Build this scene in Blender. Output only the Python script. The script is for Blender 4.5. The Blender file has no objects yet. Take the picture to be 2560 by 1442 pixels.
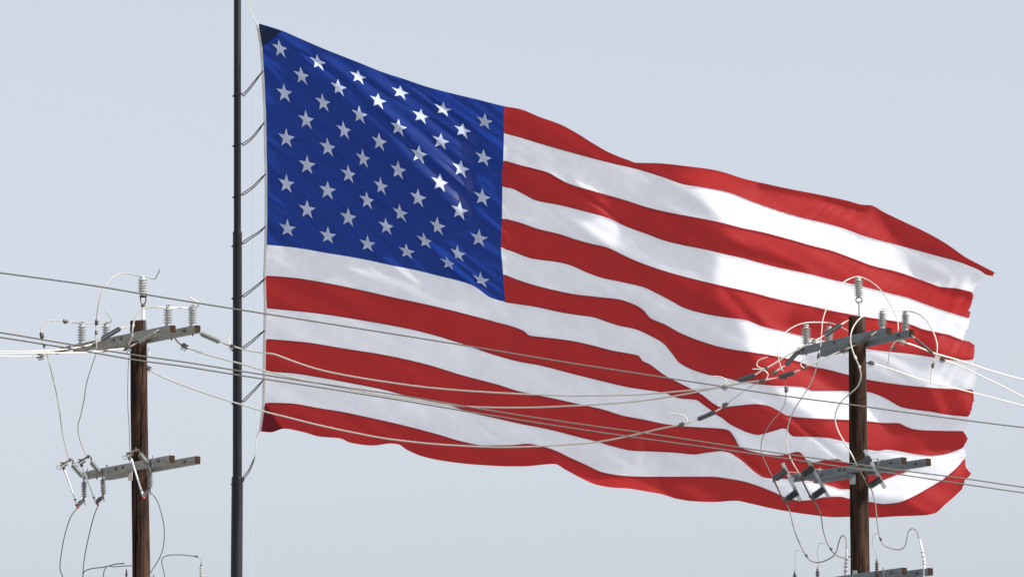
import bpy, bmesh, math, random
import numpy as np
from mathutils import Vector, Matrix

random.seed(7)
rng = np.random.default_rng(11)
S = bpy.context.scene
COL = S.collection

# ------------------------------------------------------------------ camera
F = 15300.0                      # focal length in photo pixels (2560 wide)
PITCH = math.radians(8.1)
CAM = Vector((0, 0, 1.7))
cd = bpy.data.cameras.new('camera')
cam = bpy.data.objects.new('camera', cd)
COL.objects.link(cam)
cam.location = CAM
cam.rotation_euler = (math.pi / 2 + PITCH, 0, 0)
cd.sensor_width = 36.0
cd.lens = 36.0 * F / 2560.0
cd.clip_start = 0.5
cd.clip_end = 20000
S.camera = cam

# ------------------------------------------------------------------ light
SUN_EL = math.radians(40)
SUN_AZ = math.atan2(0.94, -0.34)           # clockwise from +Y (the view direction)
SUN = Vector((math.sin(SUN_AZ) * math.cos(SUN_EL), math.cos(SUN_AZ) * math.cos(SUN_EL), math.sin(SUN_EL)))
w = bpy.data.worlds.new('World')
S.world = w
w.use_nodes = True
nt = w.node_tree
nt.nodes.clear()
sky = nt.nodes.new('ShaderNodeTexSky')
sky.sky_type = 'NISHITA'
sky.sun_disc = False
sky.sun_elevation = SUN_EL
sky.sun_rotation = SUN_AZ
sky.altitude = 0
sky.air_density = 0.65
sky.dust_density = 3.5
sky.ozone_density = 1.0
bg = nt.nodes.new('ShaderNodeBackground')
bg.inputs['Strength'].default_value = 0.15
out = nt.nodes.new('ShaderNodeOutputWorld')
hs = nt.nodes.new('ShaderNodeHueSaturation')      # pale, humid summer air
hs.inputs['Saturation'].default_value = 0.38
nt.links.new(sky.outputs[0], hs.inputs['Color'])
nt.links.new(hs.outputs[0], bg.inputs[0])
nt.links.new(bg.outputs[0], out.inputs[0])

sl = bpy.data.lights.new('sun', 'SUN')
sl.energy = 3.5
sl.angle = math.radians(0.53)
sl.color = (1.0, 0.94, 0.84)
so = bpy.data.objects.new('sun', sl)
COL.objects.link(so)
so.rotation_euler = (-SUN).to_track_quat('-Z', 'Y').to_euler()
so.location = (30, 60, 60)

S.render.engine = 'CYCLES'
S.view_settings.view_transform = 'Standard'
S.view_settings.look = 'None'
S.view_settings.gamma = 1.0
S.view_settings.use_curve_mapping = False
S.view_settings.exposure = 0.66
S.render.resolution_x = 1024
S.render.resolution_y = 576

# ------------------------------------------------------------------ helpers
FWD = Vector((0, math.cos(PITCH), math.sin(PITCH)))
UP = Vector((0, -math.sin(PITCH), math.cos(PITCH)))


def P(x, y, Y):
    """Photo pixel on the plane at ground distance Y -> world point."""
    d = FWD * F + Vector((1, 0, 0)) * (x - 1280.0) + UP * (721.0 - y)
    return CAM + d * (Y / d.y)


def M(px, Y):
    return px * Y / (F * math.cos(PITCH))


WORLD = {}


def link(name, me, parent=None, label=None):
    o = bpy.data.objects.new(name, me)
    COL.objects.link(o)
    n = len(me.vertices)
    co = np.empty(n * 3)
    me.vertices.foreach_get('co', co)
    co = co.reshape(-1, 3)
    c = (co.min(0) + co.max(0)) / 2
    me.vertices.foreach_set('co', (co - c).ravel())
    c = Vector(c)
    o.location = c
    WORLD[o.name] = c
    if parent is not None:
        o.parent = parent
        o.matrix_parent_inverse = Matrix.Translation(-WORLD[parent.name])
    if label:
        o['label'] = label
    return o


def tag(o, label, cat, group=None):
    o['label'] = label
    o['category'] = cat
    if group:
        o['group'] = group
    return o


def thing(name, label, cat, loc, group=None):
    o = bpy.data.objects.new(name, None)
    o.empty_display_size = 0.2
    COL.objects.link(o)
    o.location = loc
    WORLD[o.name] = Vector(loc)
    return tag(o, label, cat, group)


def mesh_from(name, verts, faces, mat, smooth=True, mats=None, midx=None):
    me = bpy.data.meshes.new(name)
    me.from_pydata([tuple(v) for v in verts], [], faces)
    for m in (mats or [mat]):
        me.materials.append(m)
    if midx:
        me.polygons.foreach_set('material_index', midx)
    if smooth:
        me.polygons.foreach_set('use_smooth', [True] * len(me.polygons))
    me.update()
    return me


class Geo:
    """Collects shapes into one mesh."""

    def __init__(self):
        self.v = []
        self.f = []

    def add(self, v, f):
        o = len(self.v)
        self.v += list(v)
        self.f += [tuple(i + o for i in q) for q in f]
        return self

    def tube(self, pts, r, sides=8, closed=False):
        pts = [Vector(p) for p in pts]
        n = len(pts)
        rs = r if isinstance(r, (list, tuple)) else [r] * n
        v, f = [], []
        t0 = (pts[1] - pts[0]).normalized()
        a = Vector((0, 0, 1)) if abs(t0.z) < 0.9 else Vector((1, 0, 0))
        u = t0.cross(a).normalized()
        for i in range(n):
            if closed:
                t = pts[(i + 1) % n] - pts[i - 1]
            else:
                t = pts[min(i + 1, n - 1)] - pts[max(i - 1, 0)]
            if t.length < 1e-9:
                t = t0.copy()
            t.normalize()
            u = (u - t * u.dot(t))
            if u.length < 1e-6:
                u = t.orthogonal()
            u.normalize()
            b = t.cross(u)
            for k in range(sides):
                an = 2 * math.pi * k / sides
                v.append(pts[i] + (u * math.cos(an) + b * math.sin(an)) * rs[i])
        m = n if closed else n - 1
        for i in range(m):
            j = (i + 1) % n
            for k in range(sides):
                k2 = (k + 1) % sides
                f.append((i * sides + k, i * sides + k2, j * sides + k2, j * sides + k))
        if not closed:
            f.append(tuple(range(sides))[::-1])
            f.append(tuple((n - 1) * sides + k for k in range(sides)))
        return self.add(v, f)

    def lathe(self, A, B, prof, sides=16):
        """prof: (t along A->B in 0..1, radius)."""
        A, B = Vector(A), Vector(B)
        ax = B - A
        t = ax.normalized()
        u = t.orthogonal().normalized()
        b = t.cross(u)
        v, f = [], []
        for s, r in prof:
            c = A + ax * s
            for k in range(sides):
                an = 2 * math.pi * k / sides
                v.append(c + (u * math.cos(an) + b * math.sin(an)) * r)
        for i in range(len(prof) - 1):
            for k in range(sides):
                k2 = (k + 1) % sides
                f.append((i * sides + k, i * sides + k2, (i + 1) * sides + k2, (i + 1) * sides + k))
        f.append(tuple(range(sides))[::-1])
        f.append(tuple((len(prof) - 1) * sides + k for k in range(sides)))
        return self.add(v, f)

    def bar(self, A, B, w_, h_, upv=Vector((0, 0, 1)), bev=0.0):
        """Box from A to B, w_ wide (sideways) and h_ high, chamfered long edges."""
        A, B = Vector(A), Vector(B)
        t = (B - A).normalized()
        s = t.cross(upv)
        if s.length < 1e-6:
            s = t.orthogonal()
        s.normalize()
        n = s.cross(t).normalized()
        e = bev or min(w_, h_) * 0.08
        W, H = w_ / 2, h_ / 2
        sec = [(-W + e, -H), (W - e, -H), (W, -H + e), (W, H - e), (W - e, H), (-W + e, H), (-W, H - e), (-W, -H + e)]
        v = [A + s * x + n * y for x, y in sec] + [B + s * x + n * y for x, y in sec]
        f = [(k, (k + 1) % 8, 8 + (k + 1) % 8, 8 + k) for k in range(8)]
        f += [tuple(range(8))[::-1], tuple(range(8, 16))]
        return self.add(v, f)

    def obj(self, name, mat, parent=None, label=None, smooth=True):
        me = mesh_from(name, self.v, self.f, mat, smooth)
        if smooth:
            try:
                me.set_sharp_from_angle(angle=math.radians(38))
            except Exception:
                pass
        return link(name, me, parent, label)


def spline(pts, step=6):
    """Catmull-Rom (centripetal-ish) through the points, `step` samples each."""
    p = [Vector(q) for q in pts]
    if len(p) == 2:
        return [p[0].lerp(p[1], i / step) for i in range(step + 1)]
    p = [p[0] * 2 - p[1]] + p + [p[-1] * 2 - p[-2]]
    o = []
    for i in range(1, len(p) - 2):
        a, b, c, d = p[i - 1], p[i], p[i + 1], p[i + 2]
        lb = max((c - b).length, 1e-6)
        la = max((b - a).length, 1e-6)
        lc = max((d - c).length, 1e-6)
        m1 = ((c - a) / (la + lb)) * lb
        m2 = ((d - b) / (lb + lc)) * lb
        for k in range(step):
            t = k / step
            t2, t3 = t * t, t * t * t
            o.append(b * (2 * t3 - 3 * t2 + 1) + m1 * (t3 - 2 * t2 + t) + c * (-2 * t3 + 3 * t2) + m2 * (t3 - t2))
    o.append(p[-2])
    return o


def path(px, Y0, Y1=None, step=6):
    """Pixels (x, y) or (x, y, Y) -> spline in the world; Y runs evenly from Y0 to Y1."""
    Y1 = Y0 if Y1 is None else Y1
    L = [0.0]
    for a, b in zip(px, px[1:]):
        L.append(L[-1] + math.hypot(b[0] - a[0], b[1] - a[1]))
    pts = [P(q[0], q[1], q[2] if len(q) > 2 else Y0 + (Y1 - Y0) * l / L[-1]) for q, l in zip(px, L)]
    return spline(pts, step)


# ------------------------------------------------------------------ materials
def mat(name, col, rough=0.6, metal=0.0, var=0.15, scale=8.0, stretch=(1, 1, 1), bump=0.0, spec=0.5,
        col2=None, detail=6, world=False):
    m = bpy.data.materials.new(name)
    m.use_nodes = True
    n = m.node_tree.nodes
    l = m.node_tree.links
    b = n['Principled BSDF']
    b.inputs['Roughness'].default_value = rough
    b.inputs['Metallic'].default_value = metal
    b.inputs['Specular IOR Level'].default_value = spec
    tc = n.new('ShaderNodeTexCoord')
    mp = n.new('ShaderNodeMapping')
    mp.inputs['Scale'].default_value = stretch
    nz = n.new('ShaderNodeTexNoise')
    nz.inputs['Scale'].default_value = scale
    nz.inputs['Detail'].default_value = detail
    nz.inputs['Roughness'].default_value = 0.65
    rp = n.new('ShaderNodeValToRGB')
    rp.color_ramp.elements[0].position = 0.3
    rp.color_ramp.elements[1].position = 0.7
    c2 = col2 or tuple(c * (1 - var) for c in col)
    c1 = col if col2 else tuple(min(1, c * (1 + var)) for c in col)
    rp.color_ramp.elements[0].color = (*c2, 1)
    rp.color_ramp.elements[1].color = (*c1, 1)
    l.new(tc.outputs['Object'], mp.inputs['Vector'])
    l.new(mp.outputs[0], nz.inputs['Vector'])
    l.new(nz.outputs['Fac'], rp.inputs[0])
    l.new(rp.outputs[0], b.inputs['Base Color'])
    if bump:
        bm = n.new('ShaderNodeBump')
        bm.inputs['Strength'].default_value = bump
        bm.inputs['Distance'].default_value = 0.01
        l.new(nz.outputs['Fac'], bm.inputs['Height'])
        l.new(bm.outputs[0], b.inputs['Normal'])
    return m


def cloth(name, col, trans=0.22):
    m = bpy.data.materials.new(name)
    m.use_nodes = True
    n = m.node_tree.nodes
    l = m.node_tree.links
    n.remove(n['Principled BSDF'])
    o = n['Material Output']
    tc = n.new('ShaderNodeTexCoord')
    nz = n.new('ShaderNodeTexNoise')
    nz.inputs['Scale'].default_value = 2.2
    nz.inputs['Detail'].default_value = 8
    nz.inputs['Roughness'].default_value = 0.7
    rp = n.new('ShaderNodeValToRGB')
    rp.color_ramp.elements[0].color = (*[c * 0.93 for c in col], 1)
    rp.color_ramp.elements[1].color = (*[min(1, c * 1.05) for c in col], 1)
    rp.color_ramp.elements[0].position = 0.3
    rp.color_ramp.elements[1].position = 0.7
    l.new(tc.outputs['Object'], nz.inputs['Vector'])
    l.new(nz.outputs['Fac'], rp.inputs[0])
    # fine weave
    wv = n.new('ShaderNodeTexNoise')
    wv.inputs['Scale'].default_value = 42
    wv.inputs['Detail'].default_value = 4
    l.new(tc.outputs['Object'], wv.inputs['Vector'])
    bp = n.new('ShaderNodeBump')
    bp.inputs['Strength'].default_value = 0.12
    bp.inputs['Distance'].default_value = 0.02
    l.new(wv.outputs['Fac'], bp.inputs['Height'])
    d = n.new('ShaderNodeBsdfDiffuse')
    d.inputs['Roughness'].default_value = 0.6
    t = n.new('ShaderNodeBsdfTranslucent')
    mx = n.new('ShaderNodeMixShader')
    mx.inputs[0].default_value = trans
    l.new(rp.outputs[0], d.inputs[0])
    l.new(rp.outputs[0], t.inputs[0])
    l.new(bp.outputs[0], d.inputs['Normal'])
    l.new(d.outputs[0], mx.inputs[1])
    l.new(t.outputs[0], mx.inputs[2])
    gl = n.new('ShaderNodeBsdfGlossy')
    gl.inputs['Roughness'].default_value = 0.45
    gl.inputs['Color'].default_value = (1, 1, 1, 1)
    m2 = n.new('ShaderNodeMixShader')
    m2.inputs[0].default_value = 0.012
    l.new(mx.outputs[0], m2.inputs[1])
    l.new(gl.outputs[0], m2.inputs[2])
    l.new(m2.outputs[0], o.inputs[0])
    return m


WOOD = mat('creosoted_pole_wood', (0.092, 0.052, 0.036), 0.92, spec=0.06, var=0, scale=24, stretch=(1, 1, 0.05), bump=1.0,
           col2=(0.014, 0.010, 0.010), detail=10)


def weather(m):
    """Blotches of old creosote and long drying cracks over the grain."""
    n, l = m.node_tree.nodes, m.node_tree.links
    b = n['Principled BSDF']
    src = b.inputs['Base Color'].links[0].from_socket
    tc = n.new('ShaderNodeTexCoord')
    fac = []
    for scale, st, p0, p1, lo in ((5.0, (1, 1, 0.35), 0.36, 0.62, 0.42), (34.0, (1, 1, 0.025), 0.36, 0.43, 0.12), (60.0, (1, 1, 0.8), 0.25, 0.5, 0.6)):
        mp = n.new('ShaderNodeMapping')
        mp.inputs['Scale'].default_value = st
        nz = n.new('ShaderNodeTexNoise')
        nz.inputs['Scale'].default_value = scale
        nz.inputs['Detail'].default_value = 6
        rp = n.new('ShaderNodeValToRGB')
        rp.color_ramp.elements[0].position = p0
        rp.color_ramp.elements[1].position = p1
        rp.color_ramp.elements[0].color = (lo, lo, lo, 1)
        rp.color_ramp.elements[1].color = (1, 1, 1, 1)
        l.new(tc.outputs['Object'], mp.inputs[0])
        l.new(mp.outputs[0], nz.inputs['Vector'])
        l.new(nz.outputs['Fac'], rp.inputs[0])
        mx = n.new('ShaderNodeMixRGB')
        mx.blend_type = 'MULTIPLY'
        mx.inputs[0].default_value = 1.0
        l.new(src, mx.inputs[1])
        l.new(rp.outputs[0], mx.inputs[2])
        src = mx.outputs[0]
    l.new(src, b.inputs['Base Color'])


weather(WOOD)
ARM = mat('weathered_crossarm_wood', (0.36, 0.35, 0.31), 0.85, scale=6, var=0, bump=0.3, col2=(0.20, 0.20, 0.185))
ARM2 = mat('grey_crossarm_wood', (0.21, 0.24, 0.255), 0.85, scale=6, var=0, bump=0.3, col2=(0.125, 0.145, 0.16))
for m_ in (ARM, ARM2):
    m_.node_tree.nodes['Mapping'].inputs['Scale'].default_value = (1, 1, 3)
ENDGRAIN = mat('brown_end_grain', (0.030, 0.018, 0.012), 0.9, spec=0.1, var=0.35, scale=25)
PORC = mat('grey_porcelain', (0.36, 0.385, 0.38), 0.25, var=0.06, scale=5)
PORCD = mat('dirty_grey_porcelain', (0.24, 0.25, 0.245), 0.35, var=0.15, scale=14)
POLY = mat('dark_polymer', (0.055, 0.06, 0.065), 0.5, var=0.2, scale=12)
POLY2 = mat('grey_polymer', (0.15, 0.155, 0.155), 0.5, var=0.12, scale=12)
GALV = mat('galvanised_steel', (0.33, 0.35, 0.37), 0.5, 0.35, var=0.2, scale=30)
HARD = mat('weathered_hardware', (0.085, 0.08, 0.07), 0.55, 0.4, var=0.35, scale=40)
BLACK = mat('black_connector', (0.02, 0.02, 0.02), 0.5, var=0.2)
ALU = mat('aluminium_conductor', (0.52, 0.505, 0.46), 0.5, 0.0, var=0.06, scale=20)
ALUD = mat('dull_aluminium_conductor', (0.34, 0.32, 0.28), 0.55, 0.0, var=0.1, scale=20)
LINE = mat('dark_line_sheath', (0.055, 0.052, 0.045), 0.6, 0.0, var=0.1, scale=20)
JUMP = mat('dark_jumper_sheath', (0.06, 0.065, 0.07), 0.5, var=0.2, scale=20)
JUMPG = mat('grey_jumper_sheath', (0.20, 0.19, 0.175), 0.5, var=0.2, scale=20)
FIBRE = mat('white_fuse_tube', (0.62, 0.66, 0.68), 0.35, var=0.06)
BRONZE = mat('bronze_fuse_tube', (0.085, 0.065, 0.05), 0.45, 0.3, var=0.2)
REDTIP = mat('red_fuse_tip', (0.45, 0.05, 0.04), 0.5)
PINW = mat('white_fibreglass_pin', (0.8, 0.82, 0.84), 0.4, var=0.04)
POLEP = mat('dark_flagpole_paint', (0.007, 0.009, 0.014), 0.34, 0.0, spec=0.28, var=0.15, scale=4)
ROPE = mat('black_loop_cable', (0.02, 0.02, 0.022), 0.6)
CORD = mat('pale_halyard_cord', (0.5, 0.5, 0.48), 0.8)
RED = cloth('red_nylon', (0.46, 0.029, 0.030), 0.36)
WHITE = cloth('white_nylon', (0.87, 0.895, 0.955), 0.33)
BLUE = cloth('blue_nylon', (0.013, 0.045, 0.27), 0.52)
DBLUE = cloth('dark_blue_patch', (0.012, 0.022, 0.065), 0.05)
DRED = cloth('dark_red_patch', (0.17, 0.010, 0.022), 0.05)
SEAM = cloth('red_seam', (0.33, 0.030, 0.040), 0.15)
STAR = cloth('star_nylon', (0.69, 0.77, 0.93), 0.3)
CANVAS = cloth('header_canvas', (0.72, 0.72, 0.70), 0.1)
GRND = mat('pale_gravel_ground', (0.28, 0.28, 0.275), 0.95, var=0.0, scale=0.15, col2=(0.19, 0.19, 0.185), detail=10)
# ------------------------------------------------------------------ setting
g = Geo()
n = 40
xs = np.linspace(-1, 1, n + 1)
xs = np.sign(xs) * np.abs(xs) ** 3 * 6000
vv = [(x, y, -0.25 + 0.2 * math.sin(x * 0.013) * math.cos(y * 0.011) - 0.0) for y in xs for x in xs]
ff = [(j * (n + 1) + i, j * (n + 1) + i + 1, (j + 1) * (n + 1) + i + 1, (j + 1) * (n + 1) + i) for j in range(n) for i in range(n)]
gr = g.add([Vector(v) for v in vv], ff).obj('ground', GRND)
gr['kind'] = 'structure'
gr['label'] = 'pale gravel ground below the poles'

# ------------------------------------------------------------------ flag surface
YF = 137.0                                  # distance of the flagpole
PXM = 1.0 / M(1.0, YF)                      # pixels per metre at the flagpole

# stripe boundaries 0 (top edge) .. 13 (bottom edge), photo pixels
BD = [
 [(646,59),(701,76),(757,100),(813,124),(869,146),(912,163),(954,180),(1010,198),(1066,217),(1122,232),(1193,249),(1261,266),(1300,273),(1350,293),(1400,311),(1445,335),(1480,357),(1520,380),(1545,391),(1570,400),(1590,407),(1640,408),(1720,416),(1780,424),(1810,431),(1860,447),(1921,461),(1977,473),(2055,488),(2119,502),(2158,512),(2176,513),(2209,530),(2261,555),(2312,579),(2364,608),(2416,644),(2454,664),(2487,681)],
 [(1260,332),(1300,343),(1360,361),(1430,381),(1520,405),(1600,424),(1660,443),(1710,460),(1760,468),(1820,480),(1880,503),(1952,528),(2003,543),(2055,555),(2106,569),(2158,588),(2235,609),(2287,623),(2338,637),(2390,651),(2428,665),(2454,677),(2468,688)],
 [(1258,402),(1300,414),(1340,424),(1370,433),(1395,447),(1420,460),(1480,478),(1560,501),(1620,520),(1680,534),(1740,545),(1800,557),(1860,572),(1900,580),(1977,600),(2029,615),(2080,628),(2132,647),(2184,666),(2235,678),(2287,695),(2325,709),(2351,718),(2390,722),(2431,731)],
 [(1256,467),(1275,469),(1310,485),(1340,500),(1400,512),(1460,527),(1520,544),(1570,567),(1620,585),(1660,600),(1700,610),(1760,622),(1820,636),(1860,645),(1900,656),(1952,669),(2029,685),(2080,698),(2132,709),(2225,732),(2266,742),(2308,757),(2350,772),(2391,785),(2425,795)],
 [(1255,546),(1300,558),(1340,572),(1400,587),(1440,600),(1480,611),(1515,619),(1530,625),(1560,640),(1620,665),(1680,684),(1740,700),(1800,714),(1840,723),(1884,733),(1929,745),(1973,755),(2017,764),(2062,774),(2117,785),(2183,796),(2246,805),(2277,812),(2308,824),(2350,833),(2370,837),(2391,845),(2408,851)],
 [(1252,618),(1280,627),(1330,645),(1400,655),(1420,660),(1470,681),(1500,692),(1560,705),(1610,717),(1640,731),(1680,752),(1710,768),(1750,780),(1800,790),(1840,795),(1862,798),(1907,815),(1951,825),(2004,838),(2060,850),(2110,862),(2167,871),(2204,876),(2266,882),(2329,891),(2391,899),(2433,898)],
 [(1258,686),(1290,699),(1340,715),(1380,725),(1440,737),(1500,744),(1550,750),(1580,760),(1605,774),(1625,796),(1660,811),(1700,833),(1750,853),(1800,868),(1840,876),(1884,882),(1929,889),(1998,905),(2030,917),(2062,923),(2117,937),(2165,949),(2233,960),(2305,968),(2357,972),(2433,975)],
 [(667,612),(729,618),(813,632),(897,646),(982,664),(1038,675),(1094,689),(1151,703),(1179,712),(1201,726),(1221,741),(1235,747),(1263,754),(1335,765),(1400,779),(1450,787),(1480,791),(1520,804),(1545,812),(1590,822),(1630,840),(1660,858),(1680,882),(1700,906),(1730,922),(1770,935),(1824,945),(1845,951),(1900,959),(1930,962),(2005,966),(2031,975),(2071,975),(2119,976),(2169,978),(2203,989),(2228,1002),(2254,1016),(2292,1023),(2331,1028),(2369,1035),(2421,1040)],
 [(664,690),(729,695),(813,708),(897,725),(982,744),(1066,762),(1137,779),(1240,806),(1290,820),(1310,829),(1322,839),(1360,844),(1430,853),(1480,864),(1530,877),(1580,886),(1596,890),(1605,902),(1623,911),(1659,937),(1718,968),(1751,985),(1793,1015),(1806,1019),(1822,1017),(1859,1013),(1890,1011),(1916,1014),(1942,1025),(1968,1039),(1989,1043),(2048,1047),(2119,1050),(2177,1054),(2215,1058),(2244,1058),(2267,1068),(2287,1074),(2331,1077),(2382,1078),(2409,1078)],
 [(667,769),(800,783),(920,802),(1040,825),(1140,853),(1240,887),(1300,903),(1350,912),(1420,930),(1500,950),(1580,968),(1600,971),(1659,980),(1699,994),(1741,998),(1760,1011),(1777,1023),(1793,1036),(1807,1044),(1824,1058),(1848,1070),(1871,1080),(1895,1085),(1918,1080),(1942,1073),(1958,1069),(1968,1072),(1975,1083),(1984,1089),(2024,1090),(2072,1093),(2095,1098),(2123,1105),(2172,1122),(2197,1125),(2215,1122),(2254,1127),(2292,1134),(2326,1137),(2357,1134),(2408,1118)],
 [(665,848),(760,856),(860,872),(960,888),(1060,910),(1160,940),(1240,961),(1295,978),(1346,989),(1399,1000),(1452,1012),(1506,1024),(1559,1040),(1612,1050),(1665,1061),(1718,1067),(1771,1070),(1816,1074),(1824,1078),(1835,1094),(1848,1117),(1871,1126),(1918,1136),(1950,1139),(1977,1133),(1996,1130),(2005,1136),(2015,1150),(2036,1156),(2060,1151),(2095,1148),(2104,1153),(2124,1160),(2180,1182),(2225,1180),(2280,1174),(2340,1162),(2380,1150),(2414,1140)],
 [(664,927),(726,931),(793,941),(860,953),(960,973),(1043,995),(1109,1008),(1176,1029),(1240,1044),(1293,1056),(1373,1072),(1452,1092),(1492,1102),(1532,1114),(1585,1125),(1638,1127),(1692,1130),(1734,1134),(1771,1129),(1803,1126),(1824,1130),(1851,1147),(1891,1181),(1912,1192),(1935,1194),(1990,1196),(2046,1204),(2085,1215),(2105,1221),(2124,1221),(2172,1207),(2203,1200),(2225,1191),(2280,1174),(2340,1162),(2380,1150),(2414,1140)],
 [(663,1007),(726,1009),(793,1020),(860,1031),(926,1045),(993,1060),(1053,1075),(1093,1086),(1159,1105),(1209,1114),(1280,1113),(1320,1110),(1346,1114),(1386,1126),(1426,1145),(1466,1163),(1506,1181),(1545,1188),(1612,1192),(1692,1192),(1771,1192),(1851,1202),(1898,1216),(1935,1231),(1973,1247),(1998,1252),(2036,1249),(2061,1243),(2099,1242),(2124,1247),(2174,1255),(2209,1260),(2243,1257),(2280,1243),(2318,1222),(2357,1199),(2382,1179),(2403,1158),(2413,1145)],
 [(653,1078),(676,1080),(710,1071),(760,1080),(800,1091),(850,1095),(876,1106),(933,1113),(976,1108),(996,1110),(1016,1123),(1059,1141),(1126,1154),(1192,1161),(1280,1165),(1306,1165),(1386,1159),(1413,1173),(1452,1194),(1492,1211),(1532,1218),(1567,1220),(1612,1227),(1652,1234),(1692,1246),(1731,1252),(1784,1254),(1838,1251),(1877,1258),(1920,1268),(1973,1278),(2036,1287),(2086,1292),(2126,1291),(2186,1293),(2237,1290),(2312,1287),(2337,1282),(2362,1261),(2387,1239),(2405,1222)],
]
BD = [np.array(b, float) for b in BD]


def pchip(xy, x):
    X, Yv = xy[:, 0], xy[:, 1]
    h = np.diff(X)
    d = np.diff(Yv) / h
    m = np.zeros(len(X))
    m[0], m[-1] = d[0], d[-1]
    for i in range(1, len(X) - 1):
        if d[i - 1] * d[i] > 0:
            w1, w2 = 2 * h[i] + h[i - 1], h[i] + 2 * h[i - 1]
            m[i] = (w1 + w2) / (w1 / d[i - 1] + w2 / d[i])
    i = np.clip(np.searchsorted(X, x) - 1, 0, len(h) - 1)
    t = (x - X[i]) / h[i]
    t2, t3 = t * t, t ** 3
    return Yv[i] * (2 * t3 - 3 * t2 + 1) + h[i] * m[i] * (t3 - 2 * t2 + t) + Yv[i + 1] * (3 * t2 - 2 * t3) + h[i] * m[i + 1] * (t3 - t2)


HOIST = np.array([(646,59),(656,118),(661,197),(665,281),(667,400),(668,436),(668,549),(667,612),(664,690),(667,769),(665,848),(664,927),(663,1007),(653,1078)], float)
CRIGHT = np.array([(1261,266),(1259,300),(1260,332),(1258,402),(1255,440),(1256,467),(1255,546),(1252,618),(1258,686),(1263,754)], float)
FLY = {0: [(2487,681),(2482,690),(2468,688)], 1: [(2468,688),(2450,697),(2440,715),(2431,731)],
       2: [(2431,731),(2433,745),(2424,772),(2425,795)], 3: [(2425,795),(2421,815),(2410,835),(2408,851)],
       4: [(2408,851),(2425,853),(2437,864),(2436,882),(2433,898)], 5: [(2433,898),(2440,920),(2440,950),(2433,975)],
       6: [(2433,975),(2434,1000),(2427,1030),(2421,1040)], 7: [(2421,1040),(2419,1060),(2409,1078)],
       8: [(2409,1078),(2420,1096),(2408,1118)], 9: [(2408,1118),(2415,1128),(2414,1140)],
       10: [(2414,1140),(2414,1140.2)], 11: [(2414,1140),(2413,1145)],
       12: [(2413,1145),(2415,1168),(2428,1184),(2412,1196),(2405,1222)]}

# ---- depth of the cloth: where it faces the sun and where it turns from it
L = (SUN.x, -SUN.y, SUN.z)                     # right, towards camera, up
RHO = math.hypot(L[0], L[2])
sx, sy = L[0] / RHO, -L[2] / RHO               # sun direction across the picture, y down
GX0, GY0, ST = 400, -200, 3.0
NX, NY = 768, 600
gx = GX0 + ST * np.arange(NX)
gy = GY0 + ST * np.arange(NY)
XX, YY = np.meshgrid(gx, gy)
KX = 2 * np.pi * np.fft.fftfreq(NX, ST)[None, :]
KY = 2 * np.pi * np.fft.fftfreq(NY, ST)[:, None]


def blur(a, s):
    return np.real(np.fft.ifft2(np.fft.fft2(a) * np.exp(-(KX ** 2 + KY ** 2) * s * s / 2)))


def poly(pts):
    m = np.zeros(XX.shape, bool)
    k = len(pts)
    for i in range(k):
        (x1, y1), (x2, y2) = pts[i], pts[(i + 1) % k]
        if y1 == y2:
            continue
        c = ((y1 > YY) != (y2 > YY)) & (XX < (x2 - x1) * (YY - y1) / (y2 - y1) + x1)
        m ^= c
    return m


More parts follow.
